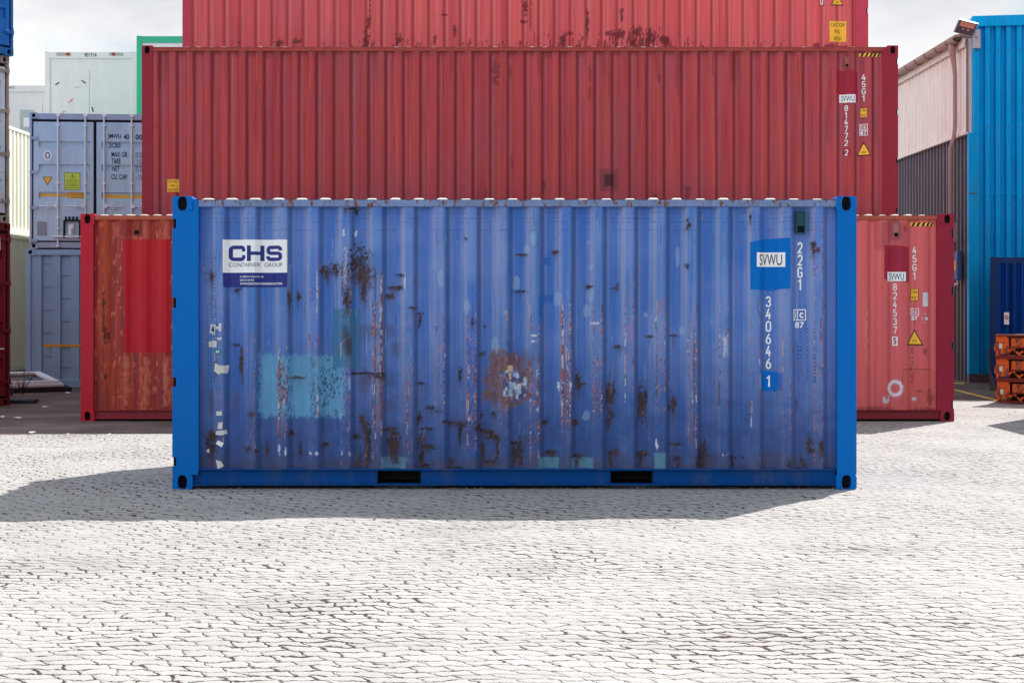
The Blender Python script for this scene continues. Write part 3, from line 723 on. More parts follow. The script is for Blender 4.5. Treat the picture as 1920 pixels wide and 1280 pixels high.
    spots = [(674, 491, 14, 20), (682, 515, 12, 16), (681, 540, 4, 18), (650, 560, 5, 18), (611, 507, 8, 6), (612, 518, 2.5, 10), (628, 503, 6, 7), (395, 518, 6, 7), (557, 555, 3, 8), (729, 555, 6, 4), (733, 539, 5, 2.5),
             (541, 559, 3, 10), (450, 679, 2.6, 22), (395, 818, 9, 7), (388, 838, 3, 12), (397, 842, 6, 8), (545, 812, 6, 4), (607, 834, 6, 3), (499, 842, 3, 9), (561, 842, 2, 10), (668, 819, 6, 4),
             (672, 868, 4, 16), (678, 787, 4, 8), (684, 800, 4, 10), (690, 820, 5, 18), (688, 850, 3.5, 26), (729, 805, 9, 3), (735, 830, 10, 15), (738, 850, 8, 12), (690, 700, 26, 1.4), (712, 706, 12, 1.8), (559, 708, 10, 2),
             (978, 477, 7, 2), (1041, 473, 6, 2.6), (874, 448, 2, 2), (976, 546, 9, 2), (786, 588, 5, 2.2), (787, 600, 2, 9), (774, 577, 6, 1.5), (1158, 537, 2.2, 5), (1152, 540, 6, 1.2), (909, 611, 2.5, 2), (744, 539, 8, 3),
             (886, 606, 2.2, 7), (751, 516, 5, 2.2), (1105, 537, 5, 3), (784, 785, 5, 6), (808, 766, 7, 3), (821, 771, 5, 2), (840, 792, 8, 3), (862, 795, 9, 4), (862, 812, 2.6, 14), (790, 826, 6, 9), (801, 805, 9, 2), (797, 838, 11, 4), (789, 856, 3.5, 18),
             (898, 803, 6, 6), (912, 810, 10, 4), (926, 820, 10, 4), (905, 840, 3, 20), (933, 840, 2.2, 18), (919, 867, 10, 4), (966, 850, 5, 14), (975, 846, 5, 16), (965, 832, 8, 3), (848, 867, 3.5, 6), (853, 878, 13, 2.2), (794, 874, 9, 3), (1021, 792, 5, 4),
             (1080, 792, 5, 4), (1084, 715, 3.6, 13), (1091, 720, 7, 1.5), (1143, 742, 5, 20), (1150, 730, 2.5, 14), (1147, 778, 4, 6), (1141, 794, 2.4, 9), (1032, 849, 8, 3), (1037, 853, 2, 6), (1084, 855, 8, 3), (1083, 868, 3, 8), (1145, 850, 5, 4), (1155, 848, 4, 6), (1146, 868, 2.6, 12),
             (862, 703, 3, 9), (789, 719, 5, 2), (905, 663, 4, 3), (1162, 651, 7, 3), (903, 778, 2.5, 5), (925, 776, 4, 5), (1204, 752, 6, 22), (1212, 742, 2, 9), (1263, 757, 4, 15), (1256, 763, 2, 5), (1204, 851, 8, 4), (1201, 866, 3, 11), (1268, 833, 9, 1.8), 
             (1270, 860, 5, 4), (1273, 872, 2, 8), (1314, 858, 6, 12), (1322, 850, 4, 14), (1331, 857, 5, 4), (1312, 870, 6, 6), (1374, 858, 5, 2), (1375, 866, 2, 8), (1519, 832, 3, 11), (1524, 846, 5, 3), (1540, 838, 4, 10), (1481, 871, 3, 7), (1394, 859, 2, 2), (1218, 631, 4, 2), 
             (1265, 629, 6, 1.5), (1408, 408, 1.2, 9), (1291, 422, 3, 6), (1526, 463, 3, 9), (1535, 468, 3, 4), (443, 543, 6, 3), (647, 394, 2, 5), (666, 396, 2.4, 6), (656, 391, 9, 1.8), (1290, 498, 3, 3), (1496, 757, 1.6, 6), (404, 690, 2, 8), (1505, 862, 2, 7), (1513, 874, 3, 4), (470, 776, 4, 5), (464, 842, 5, 4), (440, 647, 5, 2), (480, 846, 3, 2)]
    RR = random.Random(11); stroke = P.stroke_fn; C = C.copy()
    for (a, b, c, d) in spots:
        m = blob(a, b, c * 1.15, d * 1.15, .14, 1.15) * (1 - .30 * sstep(.56, .66, n1))
        C = mixc(C, blob(a, b + d * .35, c * 1.9, d * 1.9, .6, .5) * .34, lin((62, 58, 78)) * GAIN)
        C = mixc(C, m * .95, CDARK * .9 + (CRUST * 1.6 - CDARK) * float((a * 7 + b * 3) % 10) / 12)
        if c > 2.4 and d < 40:   # run-off below
            l = np.exp(-((PX - a) / (c * .45)) ** 2) * sstep(b, b + d * .6, PY) * sstep(b + d + 26, b + d, PY) * (.3 + .6 * st)
            C = mixc(C, l * .6, CRUST * 1.5)
        for k in range(int(min(7, (c + d) / 5.5)) if c + d > 10 else 0):
            sx_, sy_ = a + RR.uniform(-c, c), b + RR.uniform(-d, d); an = RR.choice((RR.gauss(1.57, .2), RR.gauss(1.57, .3), RR.gauss(.0, .5), RR.uniform(0, 3.1)))
            ln = RR.uniform(.5, 1.3) * (d if 1 < an < 2.2 else c) + 2
            stroke(C, sx_, sy_, sx_ + math.cos(an) * ln, sy_ + abs(math.sin(an)) * ln, RR.uniform(.8, 2.2), CDARK * RR.uniform(.8, 1.6) if RR.random() < .88 else lin((130, 74, 56)) * GAIN, RR.uniform(.6, .95))
    # loose scratches over the sheet
    for k in range(420):
        sx_, sy_ = RR.uniform(378, 1566), RR.uniform(400, 878); v_ = RR.random()
        an = RR.gauss(1.57, .12) if v_ < .62 else RR.uniform(0, 3.14); ln = RR.expovariate(1 / 12.) + 2
        col, al = RR.choice(((CDARK * 2, .55), (lin((52, 60, 104)) * GAIN, .6), (lin((52, 60, 104)) * GAIN, .6), (lin((164, 176, 214)) * GAIN, .5), (lin((150, 92, 84)) * GAIN, .55)))
        stroke(C, sx_, sy_, sx_ + math.cos(an) * ln * .5, sy_ + math.sin(an) * ln, RR.uniform(.5, 1.1), col, al * RR.uniform(.5, 1))
    for k in range(70):
        cx_ = 410.6 + 59.2 * RR.randint(0, 19) + RR.choice((-8, 8)) + RR.uniform(-1.5, 1.5); sy_ = RR.uniform(560, 840); ln = RR.uniform(4, 34)
        stroke(C, cx_, sy_, cx_ + RR.uniform(-1, 1), sy_ + ln, RR.uniform(.7, 1.7), RR.choice((CRUST * 1.6, CRUST * 1.6, lin((206, 150, 116)) * GAIN, lin((196, 200, 220)) * GAIN)), .85, .38)
    for (a, b, c, d) in ((644, 436, 1.6, 6), (666, 436, 1.6, 6), (523, 842, 2, 9), (535, 846, 2, 7), (583, 850, 3, 3), (594, 850, 3, 3), (641, 850, 2, 3.5), (655, 850, 2, 3.5), (1048, 723, 2, 7), (1070, 721, 2, 7), (1356, 853, 2, 3), (1117, 606, 8, 1.5), (1000, 629, 6, 1.6), (1002, 640, 5, 1.6), (1233, 838, 1.5, 7), (759, 532, 1.2, 14), (1231, 830, 1.2, 10)):
        C = mixc(C, blob(a, b, c, d, .2, .9) * .9, lin((200, 206, 222)) * GAIN)
    for cx, y0, y1 in ((384, 480, 760), (398, 520, 720), (404, 470, 640), (1502, 545, 700), (1514, 560, 720), (1526, 600, 720), (1497, 640, 720)):
        l = (np.abs(PX - cx - 2.5 * np.sin(PY / 90)) < .9) * (np.sin(PY * .9) > .2) * (PY > y0) * (PY < y1)
        C = mixc(C, l * .75, lin((40, 40, 66)) * GAIN)
    # pinkish stroke marks
    for (x0_, y0_, x1_, y1_) in ((1186, 604, 1176, 636), (1187, 640, 1178, 610), (1246, 558, 1236, 578), (1245, 575, 1238, 590), (1303, 570, 1300, 620)):
        t = np.clip(((PX - x0_) * (x1_ - x0_) + (PY - y0_) * (y1_ - y0_)) / ((x1_ - x0_) ** 2 + (y1_ - y0_) ** 2), 0, 1)
        d = np.hypot(PX - x0_ - t * (x1_ - x0_), PY - y0_ - t * (y1_ - y0_))
        C = mixc(C, sstep(1.6, .6, d) * .45, lin((190, 90, 120)) * GAIN)
    return np.clip(C, 0, .9)

def dent_blue(gx, gz):
    d = 0
    for (x, z, rx, rz, a) in ((-1.4, .9, .5, .35, .012), (.3, .6, .5, .4, .010), (1.1, .35, .4, .25, .012), (-.3, .4, .35, .2, .014), (-2.1, 1.1, .35, .5, .008), (1.7, 1.2, .5, .5, -.008)):
        d = d + a * np.exp(-((gx - x) / rx) ** 2 - ((gz - z) / rz) ** 2)
    return d * 0.8

def dent_red(gx, gz):
    m = sstep(4.1, 3.4, gx) * sstep(-5.2, -4.6, gx)
    return m * ((fbm(gx * .9 + 30, gz * .8, 77, 3) - .5) * .035 + (fbm(gx * 4 + 9, gz * 1.1, 78, 3) - .5) * .016)
D0 = F / 211.8; D1 = F / 134.4; D2 = F / 116.3; D3 = F / 105.5
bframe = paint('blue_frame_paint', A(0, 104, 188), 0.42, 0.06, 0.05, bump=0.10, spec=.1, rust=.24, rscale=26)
brail = paint('blue_bottom_rail_paint', A(0, 70, 140), 0.42, 0.12, 0.08, bump=0.08, spec=.1, rust=.2, rscale=22, dirt=.35)  # darker than the frame: shade of its recess is put into the colour
btop = paint('rusty_blue_top_rail', A(112, 132, 176), 0.6, 0.3, 0.2, rust=0.78, rscale=16, rustcol=(0.09, 0.04, 0.03, 1))
broof = paint('dusty_roof_paint', (0.50, 0.49, 0.48, 1), 0.7, 0.15, 0.1, rust=0.15)
bback = paint('blue_shell_paint', A(74, 104, 176), 0.6, .12, .15, rust=.3)
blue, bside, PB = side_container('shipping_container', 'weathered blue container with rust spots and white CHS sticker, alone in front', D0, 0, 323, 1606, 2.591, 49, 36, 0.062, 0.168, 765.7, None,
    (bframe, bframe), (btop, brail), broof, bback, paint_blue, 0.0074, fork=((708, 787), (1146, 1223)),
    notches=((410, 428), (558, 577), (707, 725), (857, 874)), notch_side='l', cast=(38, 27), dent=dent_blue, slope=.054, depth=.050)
white = paint('white_marking_paint', (0.82, 0.83, 0.86, 1), 0.6, 0.05, 0.05, bump=0)
sticker = paint('white_sticker_film', (0.82, 0.83, 0.86, 1), 0.4, 0.03, 0.02, bump=0)
navy = paint('navy_print', A(40, 50, 128), 0.4, 0.18, 0.1, bump=0)
ink = plain('black_print', (0.012, 0.012, 0.018, 1), 0.5)
greyink = plain('grey_print', A(96, 98, 108), 0.5)
yellow = paint('yellow_sticker_film', A(246, 184, 60, 1.0), 0.5, 0.08, 0.05, bump=0)
bpatch = paint('fresh_blue_patch', A(0, 104, 192), 0.4, 0.04, 0.04, bump=0, spec=.1)
g = MB()
def logo(P, parent):
    P.decal(Shape().rect(417, 449, 538, 511), 'sticker', sticker, parent, 0.0025)
    s = Shape()
    def arc(cx, cy, rx, ry, a0, a1, n=5): return [(cx + rx * math.cos(math.radians(a0 + (a1 - a0) * i / n)), cy - ry * math.sin(math.radians(a0 + (a1 - a0) * i / n))) for i in range(n + 1)]
    x, y = 0, 0
    # letters drawn in a 10x10 cell (stroke 2.3), later stretched wide
    t = 2.35
    def C_(ox):
        q = [(9.0 + ox, 3.9), (9.0 + ox, 3.3)] + arc(7.4 + ox, 2.75, 1.6, 1.6, 0, 90) + arc(2.9 + ox, 2.9, 1.75, 1.75, 90, 180) + arc(2.9 + ox, 7.1, 1.75, 1.75, 180, 270) + arc(7.4 + ox, 7.25, 1.6, 1.6, 270, 360) + [(9.0 + ox, 6.7), (9.0 + ox, 6.1)]
        s.stroke(q, t)
    def H_(ox):
        s.rect(0 + ox, 0, t + ox, 10); s.rect(10 - t + ox, 0, 10 + ox, 10); s.rect(t + ox, 3.9, 10 - t + ox, 6.1)
    def S_(ox):
        q = [(8.9 + ox, 3.2), (8.9 + ox, 2.7)] + arc(7.4 + ox, 2.55, 1.5, 1.4, 0, 90) + arc(2.7 + ox, 2.6, 1.5, 1.45, 90, 180) + arc(2.7 + ox, 3.5, 1.5, 1.4, 180, 270) + arc(7.3 + ox, 6.5, 1.6, 1.5, 90, 0) + arc(7.3 + ox, 7.35, 1.6, 1.5, 0, -90) + arc(2.6 + ox, 7.45, 1.5, 1.4, 270, 180) + [(1.1 + ox, 7.0), (1.1 + ox, 6.8)]
        s.stroke(q, t * .95)
    C_(0); H_(11.3); S_(22.4)
    s.scale(427, 460, 101.5 / 32.4, 2.92)
    P.decal(s, 'lettering', navy, parent, 0.0045)
    P.decal(Shape().text('CONTAINER', 427, 492.5, 487, 500, .0), 'lettering', greyink, parent, 0.0045)
    P.decal(Shape().text('GROUP', 493.5, 492.5, 529, 500, .0), 'lettering', greyink, parent, 0.0045)
    P.decal(Shape().poly([(417.5, 511), (538, 511), (537.5, 538), (418, 538.5)][::-1]), 'sticker', navy, parent, 0.0023)
    P.decal(Shape().text('info@chs-container.de', 447.5, 516, 492, 521.0, 0.0).text('088 64 64 83', 447.5, 523, 475, 526.8, 0.0).text('WWW.CHS-CONTAINERGROUP.COM', 447.5, 529.6, 528.5, 533.8, 0.02), 'lettering', white, parent, 0.0045)
logo(PB, bside)
PB.decal(Shape().poly([(1407, 454), (1424, 450), (1440, 447.5), (1458, 447), (1483, 445.5), (1483, 540), (1465, 542), (1450, 545), (1430, 543.5), (1407.5, 542.5)]), 'paint_patch', bpatch, bside, 0.0022)
lb = paint('pale_blue_patch', A(16, 138, 200), 0.4, 0.03, 0.03, bump=0)
PB.decal(Shape().rect(1419.6, 473, 1472.8, 500), 'sticker', sticker, bside, 0.004)
PB.decal(Shape().text('SVWU', 1425, 476.5, 1467, 497, -0.0), 'lettering', ink, bside, 0.006)
PB.decal(Shape().poly([(1428, 694), (1436, 696), (1460, 698), (1459, 722), (1457, 735), (1448, 733), (1438, 735), (1428, 730)]), 'paint_patch', bpatch, bside, 0.0022)
PB.decal(Shape().column('22G1', 1502.6, 453.3, 23.2, 21.2, 10.4), 'lettering', white, bside, 0.004)
PB.decal(Shape().column('340646', 1443, 555, 23.3, 20.8, 10.6), 'lettering', white, bside, 0.004)
PB.decal(Shape().column('1', 1443.5, 704.5, 20, 21.5, 11), 'lettering', white, bside, 0.005)
def ic(P, x0, y0, x1, y1, parent, mat, ny0, ny1, off=0.004):
    s = Shape(); w_ = x1 - x0; h = y1 - y0; t = w_ * .07
    s.frame(x0, y0, x1, y1, t); s.rect(x0 + w_ * .30, y0 + t, x0 + w_ * .30 + t, y1 - t)
    s.text('i', x0 + w_ * .14, y0 + h * .2, x0 + w_ * .22, y1 - h * .2, .02); s.text('c', x0 + w_ * .50, y0 + h * .28, x0 + w_ * .80, y1 - h * .22, .02)
    P.decal(s, 'lettering', mat, parent, off)
    P.decal(Shape().text('87', x0 + w_ * .12, ny0, x1 - w_ * .14, ny1, .02), 'lettering', mat, parent, off)
ic(PB, 1489.4, 579.8, 1513.8, 601, bside, white, 603.7, 615)
vent(PB, 1493, 395, 1511, 438, bside, paint('teal_vent_paint', A(24, 70, 84), .5, rust=.35), BLACK)
# torn paper stickers at the left end
tape = paint('dirty_paper', A(205, 205, 205), .7, .35, .1, rust=.3)
green = plain('green_label', A(20, 140, 120), .5)
st_ = [([(392, 607), (404, 609), (401, 628), (390, 624)], tape), ([(404, 613), (409, 612), (410, 606), (415, 606), (414, 621), (409, 620), (409, 616), (404, 617)], tape), ([(406, 633), (415, 632), (415, 637), (406, 637)], tape),
       ([(388, 641), (399, 638), (406, 640), (405, 651), (389, 651)], tape), ([(401, 655), (415, 657), (413, 663), (402, 662)], green), ([(403, 681), (412, 685), (428, 685), (425, 700), (414, 699), (409, 702), (400, 695)], tape),
       ([(405, 771), (415.5, 771), (415.5, 779), (405, 779)], tape), ([(409, 792), (417, 791), (416, 804), (407, 804)], tape), ([(404, 808), (423, 806), (425, 813), (415, 816), (404, 815)], tape),
       ([(408, 825), (419, 831), (415, 838), (404, 832)], sticker), ([(384, 844), (390, 842), (390, 850), (385, 849)], tape), ([(404, 862), (414, 865), (419, 873), (414, 877), (407, 879), (406, 872)], tape)]
for pts, mt in st_: PB.decal(Shape().poly(pts[::-1]), 'sticker', mt, bside, 0.0025)
PB.decal(Shape().text('4', 394, 611, 400.5, 624, .03), 'lettering', ink, bside, 0.005)
PB.decal(Shape().text('sv', 404.5, 657.5, 411, 661, .03), 'lettering', white, bside, 0.005)

# ------------------------------------------------------------------ red containers
def red_base(gx, gz, P, cols, streak, seed, bump_ridge=.35):
    PX, PY, n1, n2, mixc, blob, rectm = paint_tools(gx, gz, P); s = P.surf
    ph = (gx - s.phase + s.pitch / 2) % s.pitch - s.pitch / 2
    st = fbm(PX / 5, PY / 300, seed, 4); st2 = fbm(PX / 16, PY / 260, seed + 9, 3); big = fbm(PX / 90, PY / 120, seed + 17, 4)
    C = np.ones(gx.shape + (3,)) * lin(cols[0]) * GAIN
    C = mixc(C, np.clip((st - .45) * streak, 0, .8), lin(cols[1]) * GAIN)
    C = mixc(C, np.clip((.45 - st2) * streak, 0, .7), lin(cols[2]) * GAIN)
    C = mixc(C, np.clip((big - .5) * 2, 0, .5), lin(cols[3]) * GAIN)
    sheet_ = np.floor((gx + 20.13) / 1.123); tone = 1 + .16 * (np.modf(np.abs(np.sin(sheet_ * 12.9898 + seed) * 43758.5453))[0] - .5)
    C = C * tone[..., None]
    seam_ = np.abs((gx + 20.13) / 1.123 - np.round((gx + 20.13) / 1.123)) * 1.123
    C = mixc(C, sstep(.016, .004, seam_) * .35, lin(cols[5]) * GAIN)
    run = sstep(.60, .74, fbm(PX / 4.2, PY / 120, seed + 31, 4)) * sstep(1.0, .0, (PY - PY.min()) / (PY.max() - PY.min() + 1e-6) - .35 * (st2 - .5))
    C = mixc(C, run * .45, lin(cols[5]) * GAIN * 1.3)
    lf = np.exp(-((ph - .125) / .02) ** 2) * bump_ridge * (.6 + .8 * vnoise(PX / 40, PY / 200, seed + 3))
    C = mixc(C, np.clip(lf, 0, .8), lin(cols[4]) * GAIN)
    C = mixc(C, np.exp(-((ph - .068) / .020) ** 2) * bump_ridge * 1.3 * (.7 + .5 * st2), lin(cols[5]) * GAIN)  # shade of the right-hand fold slopes painted in as dark bands
    return PX, PY, n1, n2, mixc, blob, rectm, C, st, st2

def paint_mid(gx, gz, P):
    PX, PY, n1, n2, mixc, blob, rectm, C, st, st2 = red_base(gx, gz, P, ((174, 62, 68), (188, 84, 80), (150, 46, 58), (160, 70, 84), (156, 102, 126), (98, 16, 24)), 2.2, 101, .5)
    C = mixc(C, sstep(330, 410, PY) * .3, lin((120, 62, 82)) * GAIN)
    for (a, b, c, d) in ((928, 132, 8, 18), (928, 150, 5, 10), (1106, 140, 3, 14), (1106, 175, 3, 9), (1236, 145, 3, 12), (957, 135, 2, 14), (489, 196, 3, 2), (489, 208, 1.2, 12), (1020, 350, 3, 12), (910, 360, 4, 9), (1230, 370, 6, 12), (1290, 360, 5, 14), (293, 235, 2, 2), (960, 300, 2, 14)):
        C = mixc(C, blob(a, b, c, d) * .6, lin((98, 44, 46)) * GAIN)
    C = mixc(C, rectm(1125, 317, 1159, 358, 1, 1) * .6, lin((112, 52, 66)) * GAIN)
    C = mixc(C, rectm(1133, 327, 1151, 349, 1, 3) * .8, lin((62, 26, 36)) * GAIN)
    dr = sstep(112, 96, PY + 22 * (st - .5)) * .5
    return np.clip(mixc(C, dr, lin((126, 58, 52)) * GAIN), 0, .9)

def paint_top(gx, gz, P):
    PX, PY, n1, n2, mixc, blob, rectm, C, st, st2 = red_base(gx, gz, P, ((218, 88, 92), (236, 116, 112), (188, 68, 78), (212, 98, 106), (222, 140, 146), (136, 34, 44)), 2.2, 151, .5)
    z = sstep(20, 96, PY)
    dens = .22 * sstep(640, 800, PX) * sstep(1400, 1150, PX) + .6 * np.exp(-((PX - 1210) / 75) ** 2) + .35 * np.exp(-((PX - 1060) / 70) ** 2) + .3 * np.exp(-((PX - 690) / 25) ** 2) + .25 * np.exp(-((PX - 530) / 22) ** 2) + .25 * np.exp(-((PX - 745) / 15) ** 2) + .06
    q = fbm(PX / 3.0, PY / 16, 163, 5) * (0.46 + .62 * z) + dens * .34
    C = mixc(C, .85 * sstep(.74, .80, q), lin((116, 40, 44)) * GAIN)
    for (a, b, c, d) in ((686, 70, 4, 16), (690, 45, 3, 14), (522, 80, 10, 5), (556, 78, 8, 5), (986, 12, 4, 16), (982, 40, 7, 3), (853, 60, 3, 10), (1102, 45, 3, 24), (1070, 62, 5, 3), (1195, 58, 8, 8), (1220, 68, 10, 12), (1165, 65, 8, 9), (1166, 28, 3, 14), (832, 28, 7, 1.5), (750, 75, 6, 8), (1142, 62, 10, 5), (1055, 75, 7, 8), (1245, 75, 9, 7), (815, 75, 3, 10), (995, 30, 1.5, 30), (693, 30, 1.5, 40)):
        C = mixc(C, blob(a, b, c, d) * .85, lin((108, 36, 42)) * GAIN)
    for (a, b, c, d) in ((1524, 81, 1538, 90), (1547, 82, 1566, 90), (1568, 86, 1590, 90)):
        C = mixc(C, rectm(a, b, c, d, .8, 2) * .9, lin((146, 40, 62)) * GAIN)
    return np.clip(C, 0, .9)

def paint_low(gx, gz, P):
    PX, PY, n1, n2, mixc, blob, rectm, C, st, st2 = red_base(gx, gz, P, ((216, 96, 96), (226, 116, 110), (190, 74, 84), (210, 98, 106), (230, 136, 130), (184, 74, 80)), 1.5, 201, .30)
    left = sstep(1000, 700, PX)
    L = np.ones_like(C) * lin((150, 48, 40)) * GAIN
    stl = fbm(PX / 6, PY / 150, 221, 4); sp = fbm(PX / 4, PY / 12, 231, 4)
    L = mixc(L, np.clip((stl - .5) * 4, 0, .8), lin((176, 72, 52)) * GAIN)
    L = mixc(L, np.clip((.46 - stl) * 4, 0, .75), lin((112, 50, 62)) * GAIN)
    L = mixc(L, sstep(.64, .72, sp) * .7, lin((210, 110, 84)) * GAIN)
    L = mixc(L, np.exp(-((PX - 198) / 8) ** 2) * sstep(.40, .5, sp) * .75, lin((168, 66, 24)) * GAIN)
    for (a, b, c, d) in ((195, 570, 2.5, 6), (196, 628, 3, 16), (203, 628, 2, 6), (196, 707, 3, 6), (194, 590, 1.2, 40), (289, 500, 2, 3)):
        L = mixc(L, blob(a, b, c, d) * .9, lin((62, 30, 26)) * GAIN)
    for a in (236, 274, 312):
        L = mixc(L, rectm(a - 5, 668, a + 5, 760, 3, 6) * (.5 + .4 * (sp > .5)), lin((196, 104, 84)) * GAIN)
    for a in (214, 272, 312):
        L = mixc(L, rectm(a - 4, 415, a + 4, 446, 3, 4) * .6, lin((190, 100, 84)) * GAIN)
    C = C * (1 - left[..., None]) + L * left[..., None]
    C = mixc(C, rectm(231, 449, 317.5, 661, .8, 1.2) * .96, lin((182, 18, 36)) * GAIN)
    for (a, b, c, d, q) in ((1640, 420, 1660, 470, .35), (1656, 416, 1704, 461, .45)):
        C = mixc(C, rectm(a, b, c, d, 3, 3) * q, lin((150, 66, 76)) * GAIN)
    C = mixc(C, rectm(1693, 693, 1757, 770, 2, 2) * .35, lin((200, 92, 76)) * GAIN)
    C = mixc(C, (np.abs(PY - 693) < 1.1) * (PX > 1693) * (PX < 1748) * .7, lin((98, 34, 46)) * GAIN)
    ring = np.abs(np.hypot((PX - 1680) / 11.6, (PY - 728) / 12.6) - 1)
    C = mixc(C, sstep(.30, .14, ring + .12 * (n2 - .5)) * .95, lin((236, 232, 240)) * GAIN)
    C = mixc(C, sstep(.6, .1, ring) * .25, lin((220, 190, 200)) * GAIN)
    for pts in ((1662, 752, 6, 3.4), (1658, 748, 2, 4), (1667, 748, 2, 5), (1715, 748, 4.5, 3.5)):
        C = mixc(C, blob(*pts, .15, .4) * .9, lin((206, 206, 206)) * GAIN)
    for cx, y0, y1, wd_ in ((1712, 650, 718, 1.6), (1693, 700, 765, .8), (1716, 560, 610, .8)):
        C = mixc(C, (np.abs(PX - cx - .5 * np.sin(PY / 8)) < wd_) * (fbm(PX / 1.5, PY / 1.6, 241, 2) > .48) * (PY > y0) * (PY < y1) * .75, lin((70, 30, 44)) * GAIN)
    C = mixc(C, np.exp(-((PX - 1626) / 2.6) ** 2) * (fbm(PX / 2, PY / 9, 251) > .52) * sstep(560, 620, PY) * sstep(700, 640, PY) * .7, lin((222, 178, 150)) * GAIN)
    for (a, b, c, d) in ((1745, 745, 6, 14), (1725, 733, 5, 2), (1640, 766, 30, 4), (1735, 660, 4, 6), (1697, 430, 4, 5), (1735, 768, 20, 4)):
        C = mixc(C, blob(a, b, c, d) * .55, lin((104, 48, 50)) * GAIN)
    return np.clip(C, 0, .9)

rf_l = paint('bright_red_frame', A(180, 24, 44), .45, .08, .05, bump=.08)
rf_r = paint('maroon_frame', A(150, 32, 54), .45, .08, .05, bump=.08)
rrail = paint('red_bottom_rail', A(140, 44, 52), .5, .15, .05, rust=.1)
rtop = paint('rusty_red_top_rail', A(178, 84, 66), .6, .2, .15, rust=.7, rscale=14, rustcol=(.12, .05, .03, 1))
rroof = paint('dusty_pink_roof', (.50, .40, .37, 1), .7, .15, .1, rust=.15)
rback = paint('red_shell_paint', A(160, 60, 66), .6, .12, .15, rust=.3)
GR = None
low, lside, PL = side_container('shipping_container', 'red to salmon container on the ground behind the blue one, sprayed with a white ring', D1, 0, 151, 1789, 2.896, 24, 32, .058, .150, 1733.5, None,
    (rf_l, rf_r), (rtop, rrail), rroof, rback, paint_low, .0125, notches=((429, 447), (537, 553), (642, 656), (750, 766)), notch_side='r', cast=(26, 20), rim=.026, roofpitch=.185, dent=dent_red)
mf = paint('dark_red_frame', A(150, 34, 54), .45, .08, .06, bump=.08)
mtop = paint('worn_red_top_rail', A(158, 66, 60), .6, .2, .2, rust=.6, rscale=12, rustcol=(.11, .04, .03, 1))
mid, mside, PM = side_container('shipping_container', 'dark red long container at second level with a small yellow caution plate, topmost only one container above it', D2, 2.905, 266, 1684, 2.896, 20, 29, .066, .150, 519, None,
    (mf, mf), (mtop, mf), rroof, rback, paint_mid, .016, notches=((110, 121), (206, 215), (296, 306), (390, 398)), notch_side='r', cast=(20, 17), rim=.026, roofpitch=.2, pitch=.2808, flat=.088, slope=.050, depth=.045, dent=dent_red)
tf = paint('faded_red_frame', A(200, 66, 84), .45, .08, .06, bump=.08)
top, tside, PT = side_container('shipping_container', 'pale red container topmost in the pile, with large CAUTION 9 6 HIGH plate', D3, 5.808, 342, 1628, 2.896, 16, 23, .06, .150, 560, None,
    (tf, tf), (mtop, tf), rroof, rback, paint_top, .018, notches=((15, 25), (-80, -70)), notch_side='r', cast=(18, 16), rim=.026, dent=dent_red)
for o, l in ((mid, 'dark red long container at second level, in the middle of the pile of reds'),): o['label'] = l

redpatch = paint('fresh_maroon_patch', A(160, 34, 58), .45, .06, .04, bump=0)
def tri_sign(P, cx, y0, y1, hw, parent, up=True):
    def t(k, d=0):
        h = y1 - y0; c = (y0 + y1) / 2 + (h * .12 if up else -h * .12)
        pts = [(cx - hw, y1), (cx + hw, y1), (cx, y0)] if up else [(cx, y1), (cx + hw, y0), (cx - hw, y0)]
        return [(cx + (a - cx) * k, c + (b - c) * k) for a, b in pts]
    P.decal(Shape().poly(t(1)), 'sticker', ink, parent, .003)
    P.decal(Shape().poly(t(.80)), 'sticker', yellow, parent, .005)
    m = (y0 + y1) / 2 + (y1 - y0) * .18 * (1 if up else -1)
    P.decal(Shape().rect(cx - hw * .25, m, cx + hw * .25, m + .8).rect(cx - hw * .25, m + 2.2, cx + hw * .25, m + 3.0), 'lettering', ink, parent, .0065)
def stripes(P, x0, y0, x1, y1, parent, n=5):
    P.decal(Shape().rect(x0, y0, x1, y1), 'sticker', yellow, parent, .003)
    s = Shape(); w_ = (x1 - x0) / n
    for i in range(n):
        a = x0 + i * w_ + w_ * .25; s.poly([(a, y1), (a + w_ * .5, y1), (min(a + w_ * .95, x1), y0), (a + w_ * .45, y0)])
    P.decal(s, 'sticker', ink, parent, .0045)
def plate(P, x0, y0, x1, y1, lines, parent, bg_=yellow, fg=ink, border=True):
    P.decal(Shape().rect(x0, y0, x1, y1), 'sticker', bg_, parent, .003)
    s = Shape(); n = len(lines); h = (y1 - y0) / n
    if border: s.frame(x0, y0, x1, y1, (x1 - x0) * .05)
    for i, (t, a, b) in enumerate(lines):
        s.text(t, x0 + (x1 - x0) * a, y0 + h * (i + .22), x0 + (x1 - x0) * b, y0 + h * (i + .82), .0)
    P.decal(s, 'lettering', fg, parent, .005)
# lower red markings
stripes(PL, 1708, 417, 1752, 424, lside)
vent(PL, 1675, 418, 1686.5, 445.5, lside, paint('worn_vent_paint', A(170, 110, 106), .6, rust=.4), BLACK)
vent(PL, 250, 413, 263, 441, lside, paint('red_vent_paint', A(150, 62, 46), .6, rust=.4), BLACK)
PL.decal(Shape().poly([(1658.5, 460), (1688, 460), (1705, 463), (1705, 528.5), (1680, 527.5), (1658.5, 524)]), 'paint_patch', redpatch, lside, .0025)
PL.decal(Shape().rect(1664.5, 509.8, 1699, 527), 'sticker', sticker, lside, .0045)
PL.decal(Shape().text('SVWU', 1668, 512.3, 1695, 524.8), 'lettering', ink, lside, .006)
PL.decal(Shape().column('45G1', 1716.5, 462, 16.2, 13.8, 8), 'lettering', white, lside, .004)
PL.decal(Shape().column('824537', 1679.8, 531, 16.2, 14, 7.6), 'lettering', white, lside, .004)
